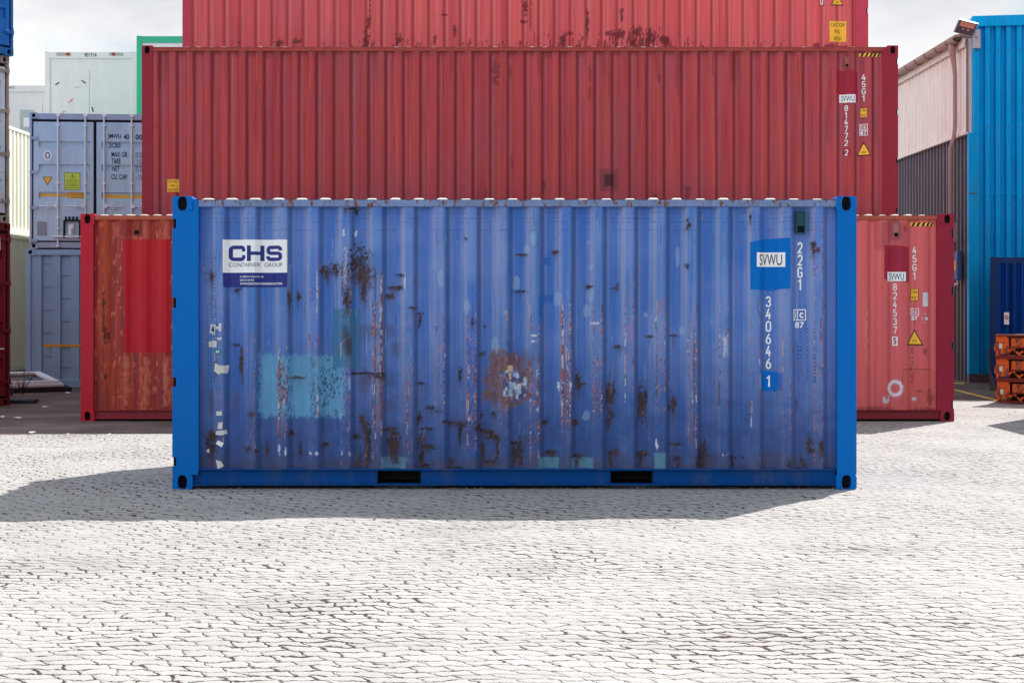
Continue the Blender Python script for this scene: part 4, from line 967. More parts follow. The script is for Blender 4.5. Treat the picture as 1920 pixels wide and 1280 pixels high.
PL.decal(Shape().rect(1674.5, 631, 1684.5, 648), 'sticker', sticker, lside, .003)
PL.decal(Shape().text('5', 1676.5, 633.2, 1682.5, 645.6, .03), 'lettering', redpatch, lside, .0045)
plate(PL, 1709, 541, 1723.5, 564, (('2.9m', .12, .88), ("9'6\"", .12, .88)), lside)
ic(PL, 1708.7, 577.8, 1724.2, 591.6, lside, white, 593.2, 600.6)
tri_sign(PL, 1716.3, 617, 647.2, 15.4, lside)
PL.decal(Shape().rect(1730.7, 548, 1741.2, 574.6), 'sticker', tape, lside, .003)
for q_ in ((1735, 594, 1741, 600), (1729, 595, 1731, 599), (1732, 588, 1737, 589), (1733, 604, 1737, 605)): PL.decal(Shape().rect(*q_), 'sticker', tape, lside, .003)
# middle red markings
stripes(PM, 1612, 99.5, 1652, 106, mside)
vent(PM, 1584, 106, 1594, 127, mside, paint('mid_vent_paint', A(158, 84, 82), .6, rust=.3), BLACK)
PM.decal(Shape().poly([(1569, 132), (1598, 132), (1610, 135.5), (1610, 190), (1590, 191), (1569, 189)]), 'paint_patch', redpatch, mside, .0025)
PM.decal(Shape().rect(1575, 177, 1605.6, 192.2), 'sticker', sticker, mside, .0045)
PM.decal(Shape().text('SVWU', 1578.4, 179.2, 1602, 190), 'lettering', ink, mside, .006)
PM.decal(Shape().column('45G1', 1620.5, 139, 13.1, 11.6, 6.8), 'lettering', white, mside, .004)
PM.decal(Shape().column('814772', 1587.6, 197, 13, 11.3, 6.4), 'lettering', white, mside, .004)
PM.decal(Shape().poly([(1581.5, 278), (1594.5, 277.5), (1594, 293.5), (1582, 293)]), 'paint_patch', redpatch, mside, .0025)
PM.decal(Shape().column('2', 1588, 279.7, 13, 11.5, 6.4), 'lettering', white, mside, .004)
plate(PM, 1614, 202, 1626.6, 220, (('2.9m', .12, .88), ("9'6\"", .12, .88)), mside)
ic(PM, 1613.2, 232.5, 1627.2, 243, mside, white, 244.2, 252.5)
PM.decal(Shape().frame(1613.2, 241.8, 1627.2, 254, 1.0), 'lettering', white, mside, .0041)
tri_sign(PM, 1620.5, 266, 291.8, 13, mside)
plate(PM, 312, 336, 334.5, 359.4, (('CAUTION', .16, .84), ('HIGH', .34, .7), ('CONTAINER', .1, .9)), mside, border=False)
# upper red markings
plate(PT, 1556, 39.6, 1587.2, 78, (('CAUTION', .08, .9), ("9'6", .28, .62), ('HIGH', .26, .72)), tside, border=False)
tri_sign(PT, 1570.5, -14, 10, 12.4, tside)
PT.decal(Shape().rect(1537, -8, 1546, 10.8), 'paint_patch', redpatch, tside, .0025)
PT.decal(Shape().column('0', 1541.3, -5, 13, 14.5, 6.4), 'lettering', white, tside, .004)

# hidden supports under the pile
def simple_container(name, label, x0, y0, z0, L, W, H, mat, rz=0.0, group=None, front=None):
    """container with frame, corrugated walls and roof, its front face at local y=0, x from 0 to L"""
    r = empty(name, (x0, y0, z0), rz, label, 'container', group)
    fm = front or mat
    for a in (0, L - .16):
        for b in (0, W - .16): MB().box(a, a + .16, b, b + .16, 0, H).build('corner_post', fm, r, .004)
    MB().box(.16, L - .16, .0, .08, H - .12, H - .004).box(.16, L - .16, W - .08, W, H - .12, H - .004).box(0.004, .084, .16, W - .16, H - .12, H - .004).box(L - .084, L - .004, .16, W - .16, H - .12, H - .004).build('top_rail', fm, r, .004)
    MB().box(.16, L - .16, .0, .08, .004, .16).box(.16, L - .16, W - .08, W, .004, .16).box(0.004, .084, .16, W - .16, .004, .16).box(L - .084, L - .004, .16, W - .16, .004, .16).build('bottom_rail', fm, r, .004)
    def wall(nm, a, b, fixed, axis, sgn, mm):
        q = MB(); pts = []; t = a
        while t < b - 1e-6:
            pts += [(t, 0), (min(t + .07, b), 0), (min(t + .14, b), 1), (min(t + .21, b), 1)]; t += .28
        pts.append((b, 0)); vs = []
        for (u_, d) in pts:
            for z in (.14, H - .10):
                o_ = fixed - sgn * (.014 + d * .036); vs.append((o_, u_, z) if axis == 'x' else (u_, o_, z))
        q.add(vs, [(2 * i, 2 * i + 2, 2 * i + 3, 2 * i + 1) for i in range(len(pts) - 1)]); q.build(nm, mm, r)
    wall('side_wall', .1, W - .1, L, 'x', 1, mat); wall('side_wall', .1, W - .1, 0, 'x', -1, mat)
    wall('end_wall', .1, L - .1, 0, 'y', -1, mat); wall('end_wall', .1, L - .1, W, 'y', 1, mat)
    MB().box(.05, L - .05, .05, W - .05, H - .045, H - .03).build('roof', mat, r)
    return r
simple_container('shipping_container', 'red container on the ground carrying the dark red long one', mid.location.x - 6.09, D2 + 0.01, 0, 12.18, 2.42, 2.90, rback)
simple_container('shipping_container', 'plain red long container on the ground at the rear of the pile', top.location.x - 6.09, D3 + 0.01, 0, 12.18, 2.42, 2.90, rback)
simple_container('shipping_container', 'plain red long container at second level, under the pale red topmost one', top.location.x - 6.09, D3 + 0.01, 2.904, 12.18, 2.42, 2.90, rback)

simple_container('shipping_container', 'unseen red container on the ground, added behind the pile to shade the dirt', -5.8, 28.62, 0, 12.0, 2.42, 2.90, rback)  # unseen pair added behind the pile for its shadow on the left dirt
simple_container('shipping_container', 'unseen red container at second level, added behind the pile to shade the dirt', -5.8, 28.62, 2.904, 12.0, 2.42, 2.90, rback)  # upper one of the added shadow casters

# ------------------------------------------------------------------ door-end container (grey) and the stack at the left edge
def door_end(name, label, loc, rz, W, H, L, body, frame, door, wall_mat, bands, bars, hinge_z, side='lr', group=None, lock=False, notched=False):
    r = empty(name, loc, rz, label, 'container', group)
    pw = .045; hd = .13; sl = .13
    for a, left in ((0, True), (W - .16, False)):
        MB().box(a if left else W - pw, a + pw if left else W, 0.0, .12, .12, H - .12).build('corner_post', frame, r, .003)
        casting(r, a, a + .16, H - .12, H, -.006, frame, hole=(.035, .04)); casting(r, a, a + .16, 0, .12, -.006, frame, hole=(.035, .04))
    MB().box(.16, W - .16, .004, .1, H - hd, H - .015).build('door_header', frame, r, .003)
    m = MB().box(.16, W - .16, .004, .1, .02, sl); m.build('door_sill', frame, r, .003)
    MB().box(pw, W - pw, .060, .07, sl, H - hd).build('gasket', GASKET, r)
    gap = .03; xm = W / 2; doors = []
    for (a, b) in ((pw + gap, xm - gap), (xm + gap, W - pw - gap)):
        m = MB(); z0, z1 = sl + .03, H - hd - .05; t = .012; ins = .10
        # corrugated sheet with horizontal recessed bands, framed by flat edges
        zs = [z0]; 
        fb = sorted((H * q0, H * q1) for q0, q1 in bands)
        m.box(a, a + ins, .0, .055, z0, z1); m.box(b - ins * .6, b, .0, .055, z0, z1)
        cur = z0
        for q0, q1 in fb:
            m.box(a + ins, b - ins * .6, .002, .055, cur, q0)
            m.add([(a + ins, .002, q0), (b - ins * .6, .002, q0), (b - ins * .6, .045, q0 + .014), (a + ins, .045, q0 + .014),
                   (a + ins, .045, q1 - .006), (b - ins * .6, .045, q1 - .006), (b - ins * .6, .002, q1), (a + ins, .002, q1)], [(0, 1, 2, 3), (3, 2, 5, 4), (4, 5, 6, 7)])
            cur = q1
        m.box(a + ins, b - ins * .6, .002, .055, cur, z1)
        doors.append(m.build('door', door, r))
    for bx in bars:
        d = doors[0] if bx < xm else doors[1]
        d2 = MB().tube([(bx, -.022, .045), (bx, -.022, H - .05)], .017, 10).build('locking_bar', STEEL, r)
        q = MB()
        for z in (H * .90, H * .475, H * .14, H * .22 if lock else H * .16):
            q.box(bx - .035, bx + .035, -.045, .004, z, z + .035)
            q.box(bx - .048, bx + .048, .004, .02, z - .01, z + .045)
        q.box(bx - .03, bx + .03, -.05, .004, H - .075, H - .035); q.box(bx - .03, bx + .03, -.05, .004, .035, .08)
        q.build('bracket', STEEL, d2, .003)
        hx = bx - .36 if bx < xm else bx + .36
        MB().tube([(bx, -.03, H * .315), ((bx + hx) / 2, -.045, H * .312), (hx, -.045, H * .312)], [.018, .014, .010], 8).box(bx - .06 if bx < xm else bx, bx if bx < xm else bx + .06, -.05, .0, H * .30, H * .33).build('handle', STEEL, d2)
        cx = (bx + hx) / 2
        MB().tube([(cx + .035 * math.cos(t), -.05, H * .312 + .05 * math.sin(t)) for t in [i * math.pi / 5 for i in range(11)]], .010, 6).build('catch', STEEL, d2)
    for z in hinge_z:
        for a in (0, W):
            sx = 1 if a == 0 else -1
            xa, xb = sorted((a + sx * .0, a + sx * .16))
            MB().box(xa, xb, -.03, .02, H * z, H * z + .06).tube([(a + sx * .03, -.02, H * z - .03), (a + sx * .03, -.02, H * z + .10)], .022, 8).build('hinge', frame, r, .006)
    # body
    for nm, X0, sgn in (('side_wall', 0, -1), ('side_wall', W, 1)):
        q = MB(); t = .1; pts = []
        while t < L - .1:
            pts += [(t, 0), (t + .07, 0), (t + .14, 1), (t + .21, 1)]; t += .28
        vs = []
        for (u_, d) in pts:
            for z in (.14, H - .08): vs.append((X0 - sgn * (.012 + .034 * d), u_, z))
        q.add(vs, [(2 * i, 2 * i + 2, 2 * i + 3, 2 * i + 1) for i in range(len(pts) - 1)]); q.build(nm, body, r)
    MB().box(0, .07, .12, L - .1, H - .09, H - .004).box(W - .07, W, .12, L - .1, H - .09, H - .004).build('top_rail', body, r)
    MB().box(0, .07, .12, L - .1, .004, .15).box(W - .07, W, .12, L - .1, .004, .15).build('bottom_rail', body, r)
    MB().box(.07, W - .07, .1, L - .1, H - .05, H - .03).build('roof', body, r)
    MB().box(.0, W, L - .1, L, 0, H - .002).build('end_wall', body, r)
    return r, doors

gs = 96.0; DG = F / gs
gbody = paint('grey_container_paint', A(194, 214, 228), .5, .06, .10, dirt=.16)
gbody2 = paint('slate_container_paint', A(150, 180, 206), .5, .06, .08, dirt=.10)
gframe = paint('grey_frame_paint', A(172, 182, 202), .5, .15, .1, rust=.22)
# lower grey: closed end wall with stiffeners
XG = (48 - 960) / gs
lowg = empty('shipping_container', (XG, DG, 0.0), 0, 'slate blue container on the ground with ribbed closed end and thin orange arrow', 'container')
HG = 2.71; WG = 2.5
for a in (0, WG - .1):
    MB().box(a, a + .10, 0, .12, .12, HG - .12).build('corner_post', gbody2, lowg, .003)
for a in (0, WG - .18):
    casting(lowg, a, a + .18, HG - .125, HG, -.006, gbody2, hole=(.04, .04)); casting(lowg, a, a + .18, 0, .125, -.006, gbody2, hole=(.04, .04))
MB().box(.18, WG - .18, .0, .1, HG - .12, HG - .01).build('top_rail', gbody2, lowg, .004)
MB().box(.18, WG - .18, .0, .1, .01, .16).build('bottom_rail', gbody2, lowg, .004)
m = MB(); xx = .10; i = 0
ribs = []
while xx < WG - .12:
    w0 = .17 if i else .2
    m.box(xx, min(xx + w0, WG - .1), .03, .05, .16, HG - .12); a = xx + w0
    b = min(a + .20, WG - .1)
    if b > a: m.box(a, b, .075, .09, .16, HG - .12); ribs.append((a, b))
    xx = b; i += 1
m.build('end_wall', gbody2, lowg)
m = MB()
for k, (a, b) in enumerate(ribs):
    for z in ([2.2, 1.75, 1.3, .85, .4] if k % 2 else [2.42, 1.98, 1.52, 1.08, .62]):
        m.box(a, b, .055, .076, z + (0.0), z + .012)
m.build('stiffener', gbody2, lowg)
m = MB(); zz = (724 - 645) / gs
m.box(.46, WG - .3, .026, .0285, zz - .022, zz + .022); m.prism([(.38, zz), (.47, zz - .05), (.47, zz + .05)], .0255, .0283)
m.build('marking_stripe', paint('orange_line_paint', A(226, 156, 30), .5), lowg)
for a, b in ribs: MB().box(a, b, .0735, .0748, zz - .022, zz + .022).build('marking_stripe', MATS['orange_line_paint'], lowg)
MB().box(0, .03, .12, 5.9, .0, HG - .004).box(WG - .03, WG, .12, 5.9, 0, HG - .004).build('side_wall', gbody2, lowg)
MB().box(.03, WG - .03, .1, 5.9, HG - .05, HG - .02).build('roof', gbody2, lowg)
# upper grey with doors
XU = (56 - 960) / gs
HU = 2.66
RZ = math.radians(5)
upg, gd = door_end('shipping_container', 'grey door-end container with four silver locking bars and black JMWU lettering, upper of its stack', (XU, DG - .02, HG + .004), RZ, 2.5, HU, 6.0, gbody, gframe, gbody, gbody,
    ((.742, .79), (.569, .62), (.368, .417)), (.545, 1.07, 1.43, 1.96), (.80, .55, .29, .05), lock=True)
PG = Place(DG, XU, HG); PG.surf = None
def gdec(shape, name, mat, parent, y):
    o = PG.decal(shape, name, mat, parent, 0.0)
    for v in o.data.vertices: v.co.y = y
    return o
gdec(Shape().poly([(88.8 + 8 * math.cos(t), 292 + 10 * math.sin(t)) for t in [i * .3927 for i in range(16)]]), 'sticker', sticker, gd[0], -.001)
gdec(Shape().stroke([(89 + 3.6 * math.cos(t), 292 + 5.6 * math.sin(t)) for t in [i * .3927 for i in range(16)]], 1.6, True), 'lettering', ink, gd[0], -.0025)
yel2 = paint('lime_sticker_film', A(205, 222, 80, 1.0), .5, .05, .03, bump=0)
gdec(Shape().poly([(80, 332), (89, 348.5), (98, 332)]), 'sticker', ink, gd[0], -.0005)
gdec(Shape().poly([(82, 333), (89, 346.5), (96, 333)]), 'sticker', yellow, gd[0], -.0015)
gdec(Shape().rect(120, 323.5, 149, 356.5), 'sticker', yel2, gd[0], -.001)
gdec(Shape().frame(120, 323.5, 149, 356.5, .7).stroke([(134.5, 326.5), (128.5, 336), (140.5, 336)], .8, True).rect(134, 329, 135, 334).rect(123, 339, 146, 339.8).rect(125, 342.5, 143, 343.1).rect(123, 345.5, 146, 346.1).rect(122, 348.3, 144, 348.9).rect(122, 352, 145, 352.6), 'lettering', ink, gd[0], -.0025)
gdec(Shape().rect(78, 363.6, 127, 368.4).poly([(72, 366), (79, 370.6), (79, 361.4)]).rect(124, 361, 158, 372.0), 'sticker', yellow, gd[0], .0435)
gdec(Shape().text('CAUTION', 131.5, 363, 154, 366.2, .0).text('2.5M WIDE', 130, 368.6, 155.5, 371.8, .0), 'lettering', ink, gd[0], .042)
gdec(Shape().rect(188, 365, 290, 371), 'sticker', yellow, gd[1], .0435)
navyl = plain('navy_lettering', A(20, 26, 50), .5)
for t_, b_ in (('JMWU', (200, 250.5, 224, 261, .02)), ('40', (229, 250.5, 239, 261, .02)), ('001', (251, 251, 267.5, 261, .02)), ('MAX. GR.', (206.5, 284, 237, 293.8, .02)), ('TARE', (206.5, 296.5, 223.5, 306.5, .02)), ('CU. CAP.', (206, 326.5, 237, 336, .02)), ('30.480', (251, 285, 268, 289, 0)), ('67.200', (251, 290.2, 268, 294.4, 0)), ('2.520', (253.5, 297.3, 268, 301.5, 0)), ('5.560', (253.5, 302.6, 268, 307.2, 0)), ('33.0', (255, 327.5, 267, 331.3, 0)), ('1.160', (253, 332.3, 267.5, 336.4, 0))):
    gdec(Shape().text(t_, *b_), 'lettering', navyl, gd[1], -.001)
gdec(Shape().poly([(70, 442), (88, 442), (88, 417), (72, 415), (69, 418)]), 'sticker', paint('dull_metal_plate', A(150, 155, 160), .6, .3), gd[0], -.0005)
gdec(Shape().text('2CB3', 201, 266.3, 222.5, 276, .02), 'lettering', MATS['navy_lettering'], gd[1], .0435)
gdec(Shape().text('NET', 207.5, 310.5, 220.5, 320, .02).text('27.960', 251, 310.5, 268, 314.7, 0).text('61.640', 251, 315.8, 268, 320, 0), 'lettering', MATS['navy_lettering'], gd[1], .0435)
# lock box
mx_ = MB(); lx0, lx1 = PG.x(119), PG.x(150); lz1, lz0 = PG.z(415), PG.z(447)
mx_.box(lx0, lx0 + .025, -.07, .02, lz0, lz1).box(lx1 - .025, lx1, -.07, .02, lz0, lz1).box(lx0, lx1, -.07, .02, lz1, lz1 + .025)
for i in range(4): mx_.box(lx0 + .03 + i * .07, lx0 + .06 + i * .07, -.06, -.02, lz1 + .025, lz1 + .09)
mx_.build('lock_box', GASKET, gd[0], .003)
mx_ = MB().tube([(lx0 - .2, -.05, lz0 + .03), (lx1 + .1, -.05, lz0 + .03)], .022, 8).box(lx0 + .10, lx0 + .2, -.06, .01, lz0, lz1 - .06).tube([(lx0 + .15, -.07, lz0 + .2), (lx0 + .15, -.07, lz0 + .06)], .03, 8)
mx_.build('lock', STEEL, gd[0], .002)

# left edge stack
XS, YS = (20 - 960) / 116.0, F / 116.0
RS = math.radians(52); dxs, dys = math.cos(RS) * 2.44, math.sin(RS) * 2.44
sb = paint('dark_red_door_paint', A(120, 28, 40), .5, .1, .1, rust=.3); sbf = paint('dark_red_door_frame', A(104, 26, 36), .5, .15, .1, rust=.3)
sw = paint('pale_grey_door_paint', A(196, 204, 220), .5, .1, .1, dirt=.3); swf = paint('rusty_beige_frame', A(150, 138, 134), .6, .2, .1, rust=.42)
su = paint('azure_door_paint', A(26, 104, 188), .5, .1, .05); suf = paint('azure_frame_paint', A(30, 100, 170), .5, .1, .05, rust=.1)
for (nm, lab, z, H_, b1, f1, px) in (('shipping_container', 'dark red door-end container at the bottom of the stack on the left edge', 0, 2.94, sb, sbf, 19),
                         ('shipping_container', 'pale grey door-end container with rusty frame, between the dark red and azure ones', 2.944, 2.69, sw, swf, 17),
                         ('shipping_container', 'azure blue door-end container highest in the stack on the left edge', 5.638, 2.9, su, suf, 25)):
    X_ = (px - 960) / 116.0
    r_, d_ = door_end(nm, lab, (X_ - dxs, YS - dys, z), RS, 2.44, H_, 6.0, b1, f1, b1, b1, ((.80, .85), (.6, .66), (.4, .46), (.2, .26)), (.5, 1.0, 1.44, 1.94), (.90, .66, .40, .12))
    if 'pale' in lab:
        MB().box(1.9, 2.05, -.0015, .001, 1.0, 1.9).box(1.6, 1.85, -.0015, .001, 1.5, 1.75).build('sticker', sticker, d_[1])
    if 'dark red' in lab:
        MB().box(2.16, 2.26, -.0015, -.0005, 2.5, 2.70).build('sticker', sticker, d_[1])

# ------------------------------------------------------------------ cream stack seen along its side
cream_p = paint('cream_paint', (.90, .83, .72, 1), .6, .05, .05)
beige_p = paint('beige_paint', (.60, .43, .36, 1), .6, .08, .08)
def end_on(name, label, xr, D, z0, L, H, mat, group=None):
    """container whose long side faces right; face at x=xr, running away from D"""
    r = empty(name, (xr, D, z0), 0, label, 'container', group)
    W = 2.438
    s = MB(); t = .16; pts = []
    while t < L - .3: pts += [(t, 0), (t + .10, 0), (t + .16, 1), (t + .22, 1)]; t += .28
    pts.append((L - .16, 0)); vs = []
    for (u_, d) in pts:
        for z in (.15, H - .08): vs.append((-.012 - .036 * d, u_, z))
    s.add(vs, [(2 * i, 2 * i + 2, 2 * i + 3, 2 * i + 1) for i in range(len(pts) - 1)]); s.build('side_wall', mat, r)
    for a in (0, L - .16):
        for b in (-W, -.16): MB().box(b, b + .16, a, a + .16, 0, H).build('corner_post', mat, r, .004)
    MB().box(-.08, 0, .16, L - .16, H - .08, H).box(-W, -W + .08, .16, L - .16, H - .08, H).build('top_rail', mat, r, .004)
    MB().box(-.08, 0, .16, L - .16, .004, .15).box(-W, -W + .08, .16, L - .16, .004, .15).build('bottom_rail', mat, r, .004)
    MB().box(-W + .16, -.16, .02, .06, .1, H - .01).build('end_wall', mat, r)
    MB().box(-W + .16, -.16, L - .06, L - .02, .1, H - .01).build('end_wall', mat, r)
    MB().box(-W + .02, -W + .05, .16, L - .16, .15, H - .08).build('side_wall', mat, r)
    MB().box(-W + .08, -.08, .06, L - .06, H - .04, H - .01).build('roof', mat, r)
    return r
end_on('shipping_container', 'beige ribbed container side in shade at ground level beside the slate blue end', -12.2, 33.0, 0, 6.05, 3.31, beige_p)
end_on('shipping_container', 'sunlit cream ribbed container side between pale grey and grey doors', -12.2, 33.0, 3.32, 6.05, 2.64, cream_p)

# ------------------------------------------------------------------ green and white boxes high at the back left
green_p = paint('green_frame_paint', A(66, 184, 146), .5, .08, .06)
wh_p = paint('white_office_paint', (.76, .765, .77, 1), .55, .05, .04, dirt=.06)
gsc = 75.0; DGR = F / gsc; XGR = (256 - 960) / gsc
for k, lab in ((0, 'green container at ground level behind the slate blue one'), (1, 'green container at mid level behind the grey doors')):
    simple_container('shipping_container', lab, XGR, DGR, k * 2.78, 2.44, 6.0, 2.775, green_p)
r = empty('shipping_container', (XGR, DGR, 5.56), 0, 'green framed container with white infill just above the dark red one at the back', 'container')
for a in (0, 2.44 - .13):
    for b in (0, 5.87): MB().box(a, a + .13, b, b + .13, 0, 2.77).build('corner_post', green_p, r, .004)
MB().box(.13, 2.31, 0, .12, 2.60, 2.765).box(.13, 2.31, 5.88, 6.0, 2.6, 2.765).box(0, .1, .13, 5.87, 2.6, 2.765).box(2.34, 2.44, .13, 5.87, 2.6, 2.765).build('top_rail', green_p, r, .004)
MB().box(.13, 2.31, 0, .12, .0, .15).box(0, .1, .13, 5.87, .0, .15).box(2.34, 2.44, .13, 5.87, .0, .15).build('bottom_rail', green_p, r, .004)
MB().box(.13, 2.31, .03, .07, .15, 2.60).build('end_wall', wh_p, r)
MB().box(.01, .05, .13, 5.87, .15, 2.6).box(2.39, 2.43, .13, 5.87, .15, 2.6).build('side_wall', green_p, r)
MB().box(.1, 2.34, .1, 5.9, 2.70, 2.74).build('roof', green_p, r)
casting(r, 0.004, .13, 2.65, 2.772, -.005, green_p, hole=(.03, .035))

def office(label, x0, D, z0, W, H, L, full=True):
    r = empty('office_container', (x0, D, z0), 0, label, 'office container')
    for a in (0, W - .14):
        for b in (0, L - .14): MB().box(a, a + .14, b, b + .14, 0, H).build('corner_post', wh_p, r, .01)
    q = MB().box(.14, W - .14, .0, .1, H - .20, H - .02).box(.14, W - .14, .0, .1, 0, .18)
    q.box(0.003, .1, .14, L - .14, H - .2, H - .02).box(W - .1, W - .003, .14, L - .14, H - .2, H - .02)
    q.build('roof_frame', wh_p, r, .006)
    MB().box(.14, W - .14, .035, .06, .18, H - .2).build('end_wall', wh_p, r)
    MB().box(.03, .06, .14, L - .14, .1, H - .2).build('side_wall', wh_p, r)
    MB().box(W - .06, W - .03, .14, L - .14, .1, H - .2).build('side_wall', wh_p, r)
    MB().box(.1, W - .1, .1, L - .1, H - .06, H - .03).build('roof', wh_p, r)
    return r
ws = 68.0; DW = F / ws; XW = (84 - 960) / ws
for k, lab in ((0, 'white container box at ground level at the very back'), (1, 'white container box at mid level at the very back')):
    simple_container('shipping_container', lab, XW, DW, k * 2.895, 2.52, 6.0, 2.89, wh_p)
of1 = office('white office container numbered 901714 with taped door and red lamps', XW, DW, 5.80, 2.53, 2.80, 6.0)
PW = Place(DW, XW, 5.80)
MB().box(PW.x(101), PW.x(167), .020, .036, PW.z(235), PW.z(130)).build('door', wh_p, of1, .008)
pocket = paint('lamp_pocket', A(180, 176, 170), .6); lampred = plain('red_lamp_glass', A(196, 20, 44), .3)
def rec(px0, px1):
    MB().box(PW.x(px0), PW.x(px1), -.004, .0, PW.z(105), PW.z(99)).build('lamp_pocket', pocket, of1)
rec(106, 133); rec(205, 231)
MB().box(PW.x(124.5), PW.x(130), -.03, -.003, PW.z(104.6), PW.z(99.4)).build('marker_lamp', lampred, of1, .01)
MB().box(PW.x(210), PW.x(215.5), -.03, -.003, PW.z(104.6), PW.z(99.4)).build('marker_lamp', lampred, of1, .01)
PW.decal(Shape().text('901714', 158, 100, 181, 107, .02), 'lettering', plain('dark_number', A(70, 74, 78), .5), of1, .003)
tp = plain('black_tape', (.02, .02, .022, 1), .5)
o = PW.decal(Shape().stroke([(103.5, 159.5), (111, 154.5)], 2.2).stroke([(152.5, 151), (160.5, 156.5)], 2.2), 'tape', tp, of1); [setattr(v.co, 'y', .017) for v in o.data.vertices]
o = PW.decal(Shape().stroke([(171.5, 200.5), (174.5, 210)], 2.4), 'tape', tp, of1); [setattr(v.co, 'y', .033) for v in o.data.vertices]
pk = plain('pink_mark', A(232, 150, 164), .6); bl = plain('blue_mark', A(150, 160, 214), .6)
o = PW.decal(Shape().poly([(126, 195), (131, 187), (139, 184), (134, 191)]).poly([(114, 213), (119, 208), (123, 207.5), (119, 212)]), 'graffiti', pk, of1); [setattr(v.co, 'y', .0175) for v in o.data.vertices]
o = PW.decal(Shape().stroke([(138.5, 165), (142, 163), (145, 165.5), (147, 162), (150.5, 165)], 1.1), 'graffiti', bl, of1); [setattr(v.co, 'y', .0175) for v in o.data.vertices]
of2x = (-50 - 960) / 65.5; of2D = F / 65.5
for k, lab in ((0, 'white office box at ground level far at the back beside the numbered one'), (1, 'white office box at mid level far at the back beside the numbered one')):
    simple_container('shipping_container', lab, of2x, of2D, k * 2.64, 2.43, 6.0, 2.635, wh_p)
of2 = office('lower white office container with framed window and grey pane, beside the numbered white one', of2x, of2D, 5.285, 2.44, 2.62, 6.0)
P2 = Place(of2D, of2x, 5.285)
MB().box(P2.x(24), P2.x(79), .015, .036, P2.z(260), P2.z(193)).build('door', wh_p, of2, .006)
MB().box(P2.x(37), P2.x(64), .008, .0165, P2.z(250), P2.z(206)).build('window', plain('grey_glass', A(176, 190, 192), .2), of2)
MB().box(P2.x(44), P2.x(55), .004, .0075, P2.z(238), P2.z(221)).build('sticker', sticker, of2)
P2.decal(Shape().text('475', 17, 162, 27, 167, .0), 'lettering', MATS['grey_print'], of2, .004)

# ------------------------------------------------------------------ right side: warehouse, blue hall
XWH = 9.52; DH = F / 90.0
pinkm = paint('faded_pink_cladding', (.86, .74, .70, 1), .6, .08, .18, dirt=.12)
darkm = paint('dark_wall_sheet', A(92, 84, 96), .5, .1, .08)
cop = paint('copper_brown_gutter', A(172, 138, 132), .5, .15, .05)
azure = paint('azure_cladding', A(0, 164, 230), .5, .14, .16, dirt=.12, spec=.10)
wh = empty('warehouse', (XWH, 30.75, 0), 0, 'long shed with faded pink upper cladding over dark ribbed sheets, gutter along its eave', 'building')
def ribbed_x(x, y0, y1, z0, z1, pitch, depth, sgn=-1):
    pts = []; t = y0
    while t < y1: pts += [(t, 0), (t + pitch * .35, 0), (t + pitch * .5, 1), (t + pitch * .85, 1)]; t += pitch
    vs = []
    for (u_, d) in pts:
        for z in (z0, z1): vs.append((x - sgn * depth * d, u_, z))
    return MB().add(vs, [(2 * i, 2 * i + 2, 2 * i + 3, 2 * i + 1) for i in range(len(pts) - 1)])
LW = 32
ribbed_x(.0, .0, LW, 5.24, 7.20, .30, .02).build('upper_wall', pinkm, wh)
ribbed_x(.05, .0, LW, .0, 5.26, .25, .05).build('lower_wall', darkm, wh)
MB().box(-.03, .05, 0, LW, 5.19, 5.245).build('drip_edge', pinkm, wh)
MB().box(.03, 12, LW, LW + .2, 0, 7.2).build('end_wall', pinkm, wh)
MB().box(.11, 12, .0, .2, 0, 5.2).build('end_wall', darkm, wh); MB().box(.06, 12, .0, .2, 5.2, 7.2).build('end_wall', pinkm, wh)
m = MB(); m.add([(-.25, -.0, 7.22), (6, -.0, 8.6), (6, LW, 8.6), (-.25, LW, 7.22), (-.25, 0, 7.27), (6, 0, 8.65), (6, LW, 8.65), (-.25, LW, 7.27)], [(0, 1, 2, 3), (4, 5, 6, 7), (0, 1, 5, 4), (3, 2, 6, 7), (0, 3, 7, 4)])
m.build('roof', cop, wh)
MB().box(-.06, -.02, 0, LW, 7.02, 7.2).build('fascia', pinkm, wh)
m = MB(); n_ = 9
path = [(-.16 + .10 * math.cos(math.pi + math.pi * i / n_), 7.24 + .10 * math.sin(math.pi + math.pi * i / n_)) for i in range(n_ + 1)]
vs = [(a, y, z) for y in (0.1, LW) for a, z in path]
m.add(vs, [(i, i + 1, n_ + 2 + i, n_ + 1 + i) for i in range(n_)]); gut = m.build('gutter', cop, wh)
m = MB()
for i in range(40): m.tube([(a * 1.0 - .0, .6 + i * .8, z) for a, z in [(-.16 + .107 * math.cos(math.pi + math.pi * j / 6), 7.24 + .107 * math.sin(math.pi + math.pi * j / 6)) for j in range(7)]], .012, 5)
m.build('gutter_bracket', darkm, gut)
yd = F * XWH / (1799.5 - 960) - 30.75
m = MB().tube([(-.16, yd, 7.14), (-.16, yd, 7.0), (-.12, yd, 6.7), (-.10, yd, 6.5), (-.10, yd, 5.4), (-.13, yd - .0, 5.15), (-.20, yd, 4.95), (-.20, yd, 3.2), (-.20, yd, 2.9)], [.085, .07, .05, .045, .045, .045, .045, .045, .045], 12)
m.build('downpipe', cop, wh, smooth=True)
MB().box(-.30, -.10, yd - .12, yd + .12, 2.95, 3.35).build('pipe_sleeve', cop, wh, .01)
bx = MB().box(-.10, .0, yd - .15, yd + .10, 2.15, 2.75); ob = bx.build('junction_box', paint('blue_grey_box', A(78, 98, 146), .5), wh, .01)
MB().box(-.115, -.10, yd - .08, yd - .0, 2.35, 2.55).build('label_plate', yellow, ob)
MB().tube([(-.05, yd, 2.14), (-.05, yd, 2.05), (-.3, yd, 2.03), (-.5, yd, 2.06)], .035, 8).build('conduit', STEEL, ob)

